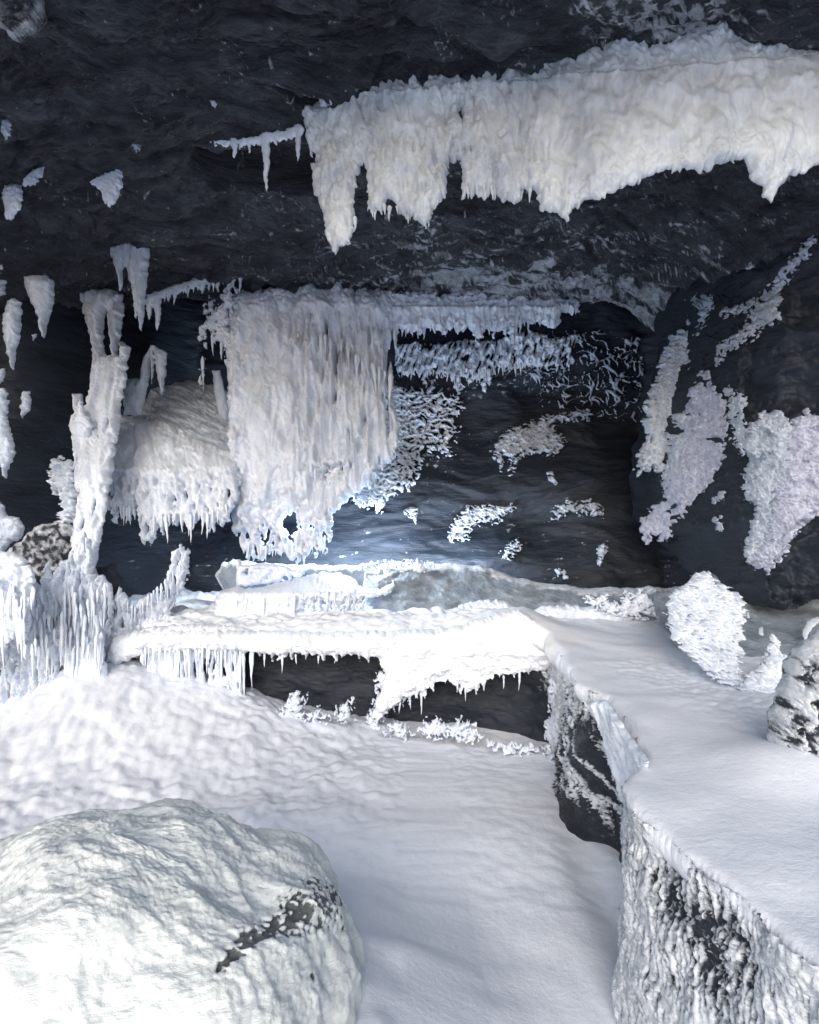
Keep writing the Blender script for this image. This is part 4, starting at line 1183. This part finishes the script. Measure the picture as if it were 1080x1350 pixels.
# far corner of the ledge: rime wall, then the fine ice veil
YR = Ypx((715, 5.75), (755, 5.2), (800, 4.35))
relief('rime_sheet', [(722, 905), (740, 880), (750, 872), (768, 890), (790, 915), (798, 935), (790, 952), (775, 945), (760, 948), (752, 970), (758, 1000), (752, 1020), (746, 1052), (738, 1045), (730, 1015), (720, 990), (718, 960), (726, 935)], YR, M_ICE, r=9, k=1.1, step=0.9, warp=(3, 7),
       cut=lace(0.62, 5, 1.6, 6, 63), detail=lumps(3.2, 6, 4, 1.4), seed=140, label='rough rime sheet on the far corner of the rock ledge', cat='rime')
for i, (pl, lb) in enumerate([([(756, 985), (765, 972), (780, 978), (792, 990), (785, 1000), (765, 1000)], 'rounded snow cushion on the dark face behind the ice veil'),
                              ([(742, 1045), (758, 1038), (775, 1042), (795, 1056), (780, 1062), (760, 1060), (746, 1056)], 'lower snow cushion on the dark face behind the ice veil'),
                              ([(752, 960), (770, 950), (788, 962), (796, 975), (780, 968), (764, 972)], 'curved rime band above the rounded snow cushion')]):
    relief('snow_cushion', pl, Ypx((740, 5.15), (800, 4.2)), M_ICE, r=8, k=1.1, step=0.9, warp=(3, 6), detail=lumps(2, 6), drips=[dict(sp=4, w=(1, 2), L=(1, 8))], seed=145 + i, label=lb, cat='snow cushion', group='snow cushions behind the veil')
def veil_map(x, y, h):
    Yb = Ypx((775, 4.1), (800, 3.82), (856, 2.9))(x, y)
    sc = Yb / FPX
    return np.stack([(x - CX) * sc - 0.85 * h * sc, Yb - 0.45 * h * sc, -(y - CY) * sc], 1)


o = relief('ice_veil', [(775, 930), (790, 922), (800, 924), (815, 945), (835, 975), (856, 1004), (850, 1022), (838, 1045), (826, 1062), (820, 1050), (812, 1022), (803, 992), (796, 965), (790, 950)], Ypx((775, 4.1), (800, 3.82), (856, 2.9)), M_ICE, r=7, k=1.0, step=0.8, warp=(1.2, 8),
           detail=lambda x, y, F: 5.0 * ridge((x - .35 * (y - 950)) / 5.0, y / 60, 3, 65), cut=lambda x, y, F: np.minimum(F, 5 * (fbm((x - .35 * (y - 950)) / 3.5, y / 50, 2, 66) + 0.75)), mapf=veil_map, seed=141, label='finely ribbed pale ice veil draped from the platform edge', cat='ice veil')

# ================================================================== lower left: icicle forest
YM = Ypx((-20, 5.5), (60, 5.9), (130, 6.15), (240, 6.6))
forest = [(-15, 760), (10, 752), (40, 762), (55, 772), (60, 745), (66, 740), (70, 765), (80, 738), (92, 735), (100, 720), (112, 700), (122, 720), (124, 757), (136, 758), (146, 770), (150, 800), (140, 840), (132, 858), (110, 868), (95, 885), (70, 905), (50, 925), (20, 932), (-15, 945)]


def forest_cut(x, y, F):
    n = fbm((x + 4 * pn2(x / 30, y / 30, 3)) / 5.5, y / 34, 4, 67, 0.55)
    return np.minimum(F, 6 * (n + 0.46 - 0.12 * sst(40, -10, x) * sst(780, 860, y)))


fo = relief('icicle_thicket', forest, YM, M_ICE, r=9, k=1.2, step=1.0, warp=(3, 8), cut=forest_cut, drips=[dict(sp=6, w=(1.8, 3), L=(2, 20))],
            detail=add(flutes(5.5, 5.5, 40, 1.5, 68), lambda x, y, F: 9 * fbm(x / 30, y / 70, 2, 69)), seed=150, label='dense thicket of fused icicles at lower left under the tall column', cat='icicle thicket')
r_ = random.Random(8)
hang(fo, [(r_.uniform(4, 138), r_.uniform(765, 855), 5.95 + 0.0 * i + r_.uniform(-.22, .05), r_.uniform(1.8, 3.6), r_.uniform(22, 62)) for i in range(110)])
relief('dark_rock', [(-20, 770), (60, 760), (150, 745), (170, 780), (150, 850), (110, 875), (60, 915), (-20, 950)], lambda x, y: YM(x, y) + 0.30, M_WALL, r=20, k=0.8, step=2.5, warp=(4, 15), frost=lambda x, y, F: 0.3 * fbm(x / 8, y / 12, 3, 9), seed=151,
       label='dark rock seen through the gaps in the icicle thicket', cat='rock')
o = relief('snow_hump', [(-30, 722), (5, 724), (24, 730), (40, 745), (46, 765), (44, 785), (34, 800), (25, 830), (10, 850), (-30, 860)], 5.35, M_ICE, r=30, k=0.6, step=1.2, warp=(4, 9), detail=add(flow(6, 3.5, 1.5, 7, 16, 40, 70), lumps(2.5, 5)), seed=152,
           drips=[dict(sp=6, w=(2, 3.5), L=(4, 60))], cut=lambda x, y, F: np.minimum(F, region(6 * (fbm(x / 5, y / 26, 4, 79) + 0.5), sst(750, 790, y + 8 * pn2(x / 9, y / 9, 3)))),
           label='snowy hump dripping icicles at the left edge above the icicle thicket', cat='snow hump')
hang(o, [(r_.uniform(-4, 48), r_.uniform(760, 850), 5.2, r_.uniform(1.8, 3.4), r_.uniform(20, 55)) for i in range(28)])
relief('glazed_rock', [(10, 728), (35, 705), (60, 690), (82, 687), (106, 700), (110, 745), (80, 775), (40, 775)], 6.75, M_WALL, r=12, k=1.0, step=1.5, warp=(3, 12), detail=lambda x, y, F: 4 * fbm(x / 14, y / 14, 3, 6), frost=lambda x, y, F: 0.42 + 0.5 * sst(6, 1, F) + 0.4 * fbm(x / 8, y / 8, 3, 5), seed=153,
       label='small grey rock behind the snow hump at the left edge', cat='rock')
ft = relief('icicle_slope', [(122, 758), (132, 757), (142, 768), (150, 790), (158, 772), (166, 785), (176, 800), (190, 785), (200, 790), (208, 800), (215, 780), (225, 745), (228, 728), (238, 717), (250, 724), (249, 755), (240, 775), (228, 792), (222, 812), (260, 822), (300, 826), (300, 850), (200, 856), (150, 872), (124, 862)],
            Ypx((120, 6.2), (250, 6.75)), M_ICE, r=9, k=1.2, step=1.0, warp=(3, 7), drips=[dict(sp=5, w=(1.5, 3), L=(2, 14))],
            cut=lambda x, y, F: np.minimum(F, np.where(y < 830, 6 * (fbm(x / 5, y / 20, 3, 77) + 0.46), 99)), detail=flutes(3, 5, 30, 1.5, 78), seed=154,
            label='frosted slope of fused icicles with a thin upright strand, right of the tall column', cat='icicle slope')
hang(ft, along([(125, 770), (180, 805), (240, 745)], 24, 6.4, (1.6, 2.6), (14, 36), 19))
relief('glazed_rock', [(218, 812), (228, 800), (242, 797), (256, 808), (258, 820), (225, 822)], 6.9, M_GLAZE, r=6, k=1.2, step=1.2, warp=(1.5, 7), frost=lambda x, y, F: 0.2 + 0 * x, seed=155,
       label='little grey rock on the snow shelf at the foot of the frosted slope', cat='rock')
relief('snow_cushion', [(150, 840), (200, 826), (260, 822), (320, 826), (340, 840), (330, 856), (250, 858), (190, 862), (160, 875), (140, 872)], 6.25, M_SNOW, r=12, k=1.2, step=1.2, warp=(2.5, 8), detail=lumps(2, 8), seed=156,
       label='bank of soft snow on the left part of the shelf', cat='snow bank')

# ================================================================== right side below the overhang
relief('glazed_wall', [(862, 784), (880, 778), (905, 785), (925, 760), (960, 740), (1160, 740), (1160, 960), (1000, 925), (970, 905), (900, 860), (865, 815)], Ypy((740, 6.6), (800, 6.1), (920, 4.5)), M_GLAZE, r=10, k=1, step=1.8, warp=(2, 15),
       detail=lambda x, y, F: 5 * fbm(x / 40, y / 40, 3, 4) + 1.2 * fbm(x / 6, y / 6, 3, 5), frost=lambda x, y, F: 0.16 + 0.22 * fbm(x / 30, y / 30, 3, 6) + 0.6 * sst(0.75, 1.1, fbm(x / 9, y / 13, 2, 17)) + .5 * sst(1075, 1100, x), kind='structure', seed=160)
relief('rime_pillar', [(882, 785), (898, 772), (915, 758), (928, 751), (940, 764), (958, 775), (976, 786), (978, 810), (974, 845), (972, 872), (984, 902), (1000, 925), (975, 912), (945, 895), (920, 876), (900, 856), (884, 838), (878, 815)], Ypy((750, 5.3), (905, 4.35)), M_ICE, r=14, k=1.1, step=0.9,
       warp=(5, 8), cut=lace(0.42, 6, 1, 7, 61), detail=add(lumps(11, 11, 6, 0.8, -0.5), lumps(2.5, 4.5, 8)), seed=161, label='leaning slab crusted with chunky white rime beneath the overhang', cat='rime pillar')
relief('rime_bush', [(975, 905), (985, 890), (1000, 882), (1012, 868), (1018, 840), (1023, 842), (1024, 862), (1040, 868), (1056, 864), (1060, 885), (1040, 915), (1030, 935), (1005, 932), (985, 918)], Ypy((840, 4.6), (930, 4.1)), M_ICE, r=9, k=1.3, step=0.9,
       warp=(3.5, 6), cut=lace(0.7, 5, 1, 7, 62), detail=lumps(4, 7, 3), seed=162, label='bushy rime clump at the foot of the glazed wall, left of the snowy boulder', cat='rime clump')
for i, (pl, lb) in enumerate([([(1000, 828), (1005, 826), (1006, 838), (1001, 836)], 'small rime fleck on the glazed wall above the bushy clump'), ([(984, 808), (987, 806), (988, 814), (985, 815)], 'tiny rime fleck near the top of the glazed wall'),
                              ([(1008, 860), (1012, 860), (1013, 875), (1010, 876)], 'thin rime thread just above the bushy clump'), ([(1058, 830), (1066, 818), (1078, 812), (1080, 820), (1070, 828), (1060, 846)], 'curved rime streak high on the glazed wall at right'),
                              ([(1068, 846), (1080, 836), (1086, 850), (1070, 856)], 'rime blob on the glazed wall over the snowy boulder')]):
    relief('rime_patch', pl, Ypy((740, 6.1), (800, 5.75), (920, 4.4)), M_ICE, r=4, k=1.3, step=0.7, warp=(1.2, 5), seed=170 + i, label=lb, cat='rime patch', group='rime flecks on the glazed wall')


def boulder_frost(x, y, F):
    n = fbm((x + 6 * pn2(x / 20, y / 20, 4)) / 17, y / 22, 5, 91, 0.65)
    return 0.66 + 0.85 * n - 0.35 * sst(900, 1000, y) + 0.35 * sst(875, 850, y)


relief('snowy_boulder', [(1048, 868), (1060, 852), (1078, 838), (1110, 826), (1180, 830), (1200, 1040), (1110, 1045), (1075, 1025), (1045, 1012), (1022, 988), (1018, 955), (1028, 925), (1040, 890)], Ypx((1015, 3.05), (1200, 2.75)), M_FACE, r=60, k=0.8, back=1.0, step=1.0, warp=(4, 14),
       detail=lambda x, y, F: 6 * fbm(x / 26, y / 26, 3, 92) + 2.5 * sst(.3, .9, boulder_frost(x, y, F)) + 2 * fbm(x / 6, y / 7, 3, 94), frost=boulder_frost, seed=165, label='dark boulder plastered with rime standing on the platform at the right edge', cat='boulder')


# ================================================================== the big boulder in the foreground
def foreground_boulder():
    nu, nv = 520, 340
    th = np.linspace(0, 2 * math.pi, nu)
    ph = np.linspace(0.0005, math.pi * 0.62, nv)
    TH, PH = np.meshgrid(th, ph)
    cx, cy, cz = -1.04, 2.35, -1.90
    rx, ry, rz = 0.86, 0.88, 0.74
    sx, sy, sz = np.sin(PH) * np.cos(TH), np.sin(PH) * np.sin(TH), np.cos(PH)
    # blocky: superellipsoid feel
    ex = 0.80
    X = np.sign(sx) * np.abs(sx) ** ex
    Y = np.sign(sy) * np.abs(sy) ** ex
    Z = np.sign(sz) * np.abs(sz) ** 0.75
    x, y, z = X * rx, Y * ry, Z * rz
    wx, wy, wz = x + 0.05 * pn3(x * 4, y * 4, z * 4, 3), y + 0.05 * pn3(x * 4, y * 4, z * 4, 5), z
    # creases running down the right shoulder
    d = 0.10 * pn3(wx * 2.0, wy * 2.0, wz * 2.0, 7) + 0.045 * pn3(wx * 4.4, wy * 4.4, wz * 4.4, 8)
    d = d - 0.014 * np.abs(pn3(wx * 5 + wy * 2, wy * 6, wz * 5, 9)) * 2 + 0.009 * pn3(wx * 17, wy * 17, wz * 17, 10) + 0.005 * pn3(wx * 38, wy * 38, wz * 38, 11)
    d = d + 0.0035 * pn3(wx * 85, wy * 85, wz * 85, 12)
    W = np.stack([cx + x + sx * d, cy + y + sy * d, cz + z + sz * d], 2)
    # bare rock where the side is steep: a slanting crack band, placed on the rock itself
    PX, PY, PZ = W[..., 0], W[..., 1], W[..., 2]
    n = 0.8 * pn3(PX * 20, PY * 20, PZ * 20, 21) + 1.9 * pn3(PX * 55, PY * 55, PZ * 55, 22)
    pts = [np.array(q) for q in ((-0.536, 1.93, -1.287), (-0.478, 2.048, -1.286), (-0.356, 2.2885, -1.3476), (-0.285, 2.5677, -1.455), (-0.25, 2.68, -1.44))]
    wd = (0.014, 0.032, 0.060, 0.10, 0.07)
    bare = np.zeros(PX.shape)
    for k_ in range(4):
        a3, ab = pts[k_], pts[k_ + 1] - pts[k_]
        P = W - a3
        t = np.clip((P @ ab) / (ab @ ab), 0, 1)
        dist = np.linalg.norm(P - t[..., None] * ab, axis=2)
        wdt = wd[k_] * (1 - t) + wd[k_ + 1] * t
        bare = np.maximum(bare, sst(1.25, 0.25, dist / wdt + 0.75 * n))
    for c_, r_b in (((-0.295, 2.29, -1.45), 0.022), ((-0.30, 2.12, -1.44), 0.016)):
        bare = np.maximum(bare, sst(1.25, 0.3, np.linalg.norm(W - np.array(c_), axis=2) / r_b + 0.7 * n))
    fr = 1.0 - 0.85 * bare - 0.10 * np.clip(n, 0, 1)
    W = W - np.stack([sx, sy, sz], 2) * (0.014 * bare)[..., None]
    o = link('foreground_boulder', W.reshape(-1, 3), grid_faces(nv, nu), M_STONE, attr=fr.ravel())
    tag(o, 'huge rounded snow-crusted boulder with a dark bare crack, lower left foreground', 'boulder')


foreground_boulder()
